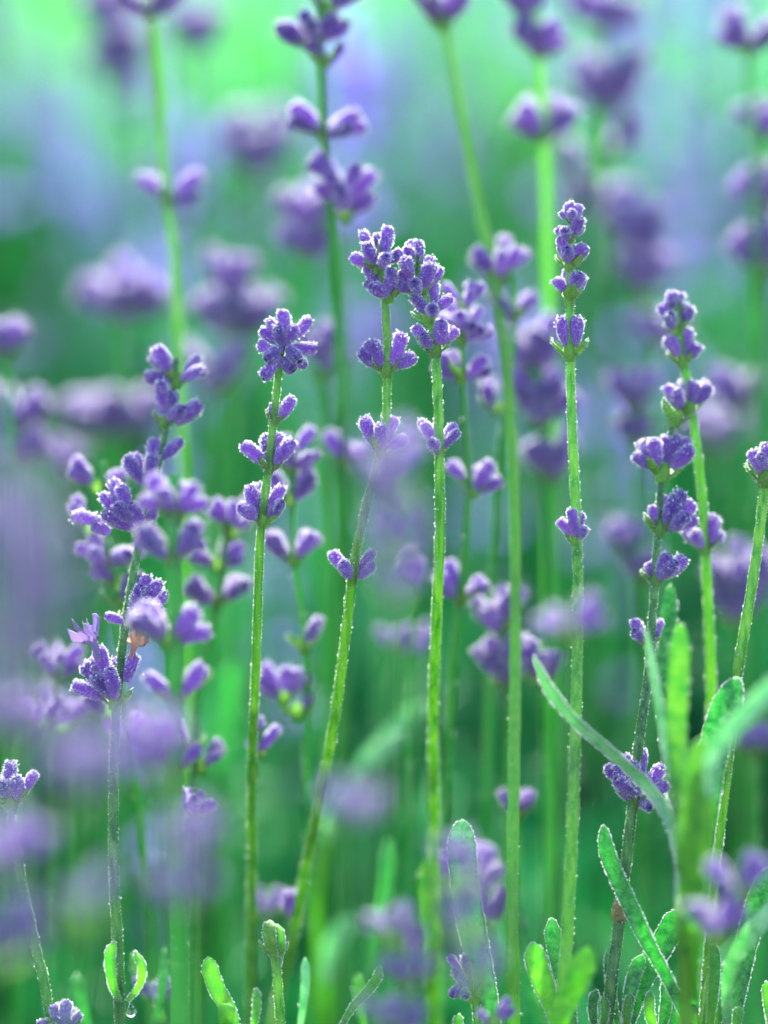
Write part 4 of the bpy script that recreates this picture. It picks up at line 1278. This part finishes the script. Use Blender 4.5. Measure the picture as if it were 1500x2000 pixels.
shoot('large blunt leaf with beaded margin rising in front of the tilting edge stem',
      [(1350, 1960, -2), (1350, 2020, -2), (1350, 2150, -2)],
      [dict(p=[(1442, 1322, -8), (1420, 1380, -8), (1395, 1460, -8), (1378, 1560, -8), (1364, 1700, -6), (1354, 1850, -4), (1350, 1980, -2)], w=66, tip=.45, fold=.2, roll=.25),
       dict(p=[(1374, 1440, -38), (1366, 1520, -38), (1356, 1640, -36), (1350, 1780, -32), (1350, 1950, -24)], w=64, tip=.45, mat='leaf_bright', soft=True, fold=.35, roll=.2)], w=(24, 28))
shoot('pale silvery leaf slanting in from the right edge, blurred, over the blunt leaf',
      [(1392, 1500, -46), (1388, 1700, -44), (1386, 2000, -40)], [dict(p=[(1530, 1320, -52), (1480, 1375, -50), (1430, 1430, -48), (1394, 1480, -46), (1390, 1560, -46)], w=44, tip=.5, mat='leaf_grey', soft=True, fold=.3, roll=.7)], w=(10, 14), soft=True)
shoot('dewy leaf pair at the right edge near the bottom, dark green with beaded margins',
      [(1430, 1990, 0), (1425, 2060, 0), (1422, 2150, 0)],
      [dict(p=[(1512, 1690, 0), (1485, 1750, 0), (1462, 1830, 0), (1445, 1920, 0), (1432, 2000, 0)], w=50, tip=.5, fold=.2, roll=.3),
       dict(p=[(1540, 1730, -20), (1500, 1790, -20), (1462, 1830, -18), (1425, 1900, -12), (1420, 2000, -4)], w=40, tip=.5, mat='leaf_grey', soft=True, fold=.3, roll=.6),
       dict(p=[(1444, 1965, -4), (1440, 1990, -4), (1436, 2020, -3)], w=22, mat='leaf_bright')], w=(16, 20))
shoot('stout dewy leaf pointing up right from the bottom clump, sharply beaded all over',
      [(1222, 2000, 0), (1216, 2060, 0), (1212, 2150, 0)],
      [dict(p=[(1332, 1776, 0), (1312, 1815, 0), (1280, 1870, 0), (1250, 1930, 0), (1224, 2010, 0)], w=54, tip=.5, fold=.25, roll=.35),
       dict(p=[(1256, 1864, -1), (1240, 1900, -1), (1228, 1950, -1), (1220, 2010, 0)], w=30, tip=.6, fold=.35),
       dict(p=[(1232, 1940, -3), (1226, 1970, -3), (1222, 2020, -2)], w=20, mat='leaf_bright')], w=(18, 22))
shoot('cluster of small stubby leaves along the bottom edge, tips just in view',
      [(1290, 2030, 0), (1286, 2090, 0), (1284, 2180, 0)],
      [dict(p=[(1300, 1908, 0), (1302, 1950, 0), (1296, 2000, 0), (1290, 2060, 0)], w=26, tip=.6),
       dict(p=[(1270, 1934, -2), (1268, 1970, -2), (1276, 2010, -1), (1286, 2060, 0)], w=22, tip=.6, mat='leaf_bright'),
       dict(p=[(1330, 1930, -2), (1324, 1970, -2), (1310, 2020, -1), (1292, 2060, 0)], w=24, tip=.6)], w=(16, 20))
shoot('young three leaved shoot with bright rounded tips, middle one slimmest, near the bottom',
      [(1112, 1990, -4), (1114, 2050, -4), (1114, 2150, -4)],
      [dict(p=[(1077, 1792, -1), (1082, 1840, -1), (1096, 1900, -2), (1112, 1960, -3), (1120, 2030, -4)], w=36, tip=.55, fold=.2),
       dict(p=[(1040, 1840, -5), (1050, 1890, -5), (1072, 1950, -5), (1100, 2030, -4)], w=46, tip=.5, mat='leaf_bright', fold=.15),
       dict(p=[(1152, 1848, -26), (1132, 1900, -25), (1108, 1950, -22), (1092, 2000, -16), (1100, 2060, -8)], w=56, tip=.5, mat='leaf_bright', soft=True, fold=.12)], w=(20, 24))
shoot('sharp dewy bud like leaf cluster at the bottom edge between two leaf fans',
      [(1166, 2000, 0), (1166, 2060, 0), (1166, 2150, 0)],
      [dict(p=[(1166, 1932, 0), (1158, 1955, 0), (1158, 1985, 0), (1166, 2020, 0)], w=20, tip=.7, fold=.4),
       dict(p=[(1176, 1945, -1), (1182, 1965, -1), (1180, 1990, -1), (1168, 2020, 0)], w=18, tip=.7, fold=.4, mat='leaf_bright')], w=(14, 18))
shoot('curved dewy leaf leaning left from the bottom with a small blunt one before it',
      [(462, 2010, 0), (466, 2060, 0), (468, 2150, 0)],
      [dict(p=[(407, 1868, 0), (412, 1900, 0), (428, 1940, 0), (450, 1975, 0), (466, 2030, 0)], w=36, tip=.6, fold=.25, mat='leaf_bright'),
       dict(p=[(448, 1960, -8), (442, 1985, -8), (444, 2030, -6)], w=36, tip=.5, mat='leaf_bright', soft=True)], w=(16, 20))
shoot('slender curled leaf arching up right with frosty edge near the bottom centre',
      [(668, 2000, 0), (655, 2060, 0), (650, 2150, 0)], [dict(p=[(742, 1886, 0), (735, 1912, 0), (712, 1942, 0), (688, 1968, 0), (664, 2010, 0)], w=20, tip=.7, fold=.3, mat='leaf_bright')], w=(8, 12))
shoot('pale blurred leaves slanting up behind the bending stem in the deep green',
      [(640, 1610, 75), (620, 1750, 78), (610, 2000, 90)],
      [dict(p=[(830, 1370, 85), (780, 1420, 85), (710, 1500, 85), (650, 1590, 85), (635, 1640, 85)], w=46, tip=.8, mat='leaf_grey', soft=True, roll=.4),
       dict(p=[(790, 1430, 65), (740, 1480, 65), (690, 1545, 66), (640, 1640, 72)], w=40, tip=.8, mat='leaf_grey', soft=True, roll=.4)], w=(20, 24), soft=True)
shoot('pale grey green blurred leaf between the two small dark tufts',
      [(425, 1500, 110), (418, 1700, 115), (414, 2000, 130)], [dict(p=[(466, 1290, 110), (450, 1360, 110), (436, 1430, 110), (425, 1520, 110)], w=60, tip=.7, mat='leaf', soft=True)], w=(14, 16), soft=True, mat='stem_soft')
shoot('whitish blurred leaf tip glowing low in the middle beside the violet pile',
      [(645, 1880, 80), (640, 2050, 90)], [dict(p=[(690, 1790, 80), (665, 1820, 80), (645, 1860, 80), (640, 1920, 80)], w=54, tip=.7, mat='leaf_grey', soft=True)], w=(20, 24), soft=True)
shoot('small bright leaf at the very bottom beside the shrivelled cluster',
      [(895, 2010, 5), (895, 2100, 6)], [dict(p=[(896, 1980, 4), (894, 2010, 4), (895, 2060, 5)], w=20, mat='leaf_bright')], w=(10, 12))
shoot('small blunt leaf tip poking in at the right edge near the bottom',
      [(1500, 2000, 0), (1500, 2100, 0)], [dict(p=[(1498, 1916, 0), (1500, 1950, 0), (1506, 2010, 0)], w=24, mat='leaf_bright')], w=(10, 12))

for k, (lab, tx, ty, bx, by, dz, w_, mt) in enumerate([
        ('slim upright leaf rising between the stout dewy leaf and the beaded stem', 1395, 1840, 1385, 2010, 3, 24, 'leaf'),
        ('narrow dark leaf leaning left under the long slanting leaf', 1188, 1850, 1210, 2010, 6, 20, 'leaf'),
        ('narrow grey leaf blade low beside the lone green spike', 596, 1870, 585, 2010, 14, 22, 'leaf_grey'),
        ('soft arching leaf low beside the pale heavy tufted stem', 262, 1860, 320, 1990, 30, 26, 'leaf_bright'),
        ('soft dark leaf low beside the dark striped stem', 150, 1900, 176, 2010, 30, 26, 'leaf'),
        ('faint wide leaf in the deep green between the bending and drooping stems', 760, 1640, 720, 1900, 60, 34, 'leaf'),
        ('faint leaf crossing low behind the young three leaved shoot', 1010, 1760, 1060, 2000, 40, 28, 'leaf'),
        ('short bright leaf low by the violet pile', 700, 1900, 716, 2020, 25, 26, 'leaf_bright'),
        ('thin leaf poking up just inside the lower edge under the curved leaf', 500, 1930, 492, 2020, 8, 18, 'leaf_bright'),
        ('thin soft leaf behind the small leaf pair on the dark stem', 322, 1850, 300, 2010, 22, 22, 'leaf')]):
    sg = 1 if tx > bx else -1
    shoot(lab, [(bx, by, dz), (bx, by + 60, dz), (bx, by + 150, dz + 2)],
          [dict(p=[(tx, ty, dz), (tx + (bx - tx) * .2 + sg * 4, ty + (by - ty) * .3, dz - 1), (tx + (bx - tx) * .6 + sg * 4, ty + (by - ty) * .65, dz - 1), (bx, by + 10, dz)], w=w_, mat=mt,
                soft=dz > 12, fold=.35, roll=.3 * sg, tip=.7)], w=(10, 14), soft=dz > 12, mat='stem_soft')

# hanging drop below the little leaf pair
mb = MB()
v, f = ICO2
v = np.array(v) * np.array((1, 1, 1.0))
v[:, 2] = np.where(v[:, 2] > 0, v[:, 2] * 1.9, v[:, 2])
v[:, :2] *= np.where(v[:, 2] > 0, 1 - .42 * v[:, 2], 1)[:, None]
mb.add(v * 11 * PX, f)
o = link('water_drop', mb.mesh('water_drop', [M['drop']]))
o.location = P(256, 1976, -3 * MM)
o['label'] = 'clear water drop hanging under the small leaf pair on the dark stem'
o['category'] = 'water drop'
# drop crowning the solitary sprig
mb = MB()
mb.add(np.array(ICO2[0]) * 4.5 * PX, ICO2[1])
o = link('water_drop', mb.mesh('water_drop', [M['drop']]))
o.location = P(1116, 391, 0)
o['label'] = 'tiny round dewdrop topping the solitary upright sprig'
o['category'] = 'water drop'
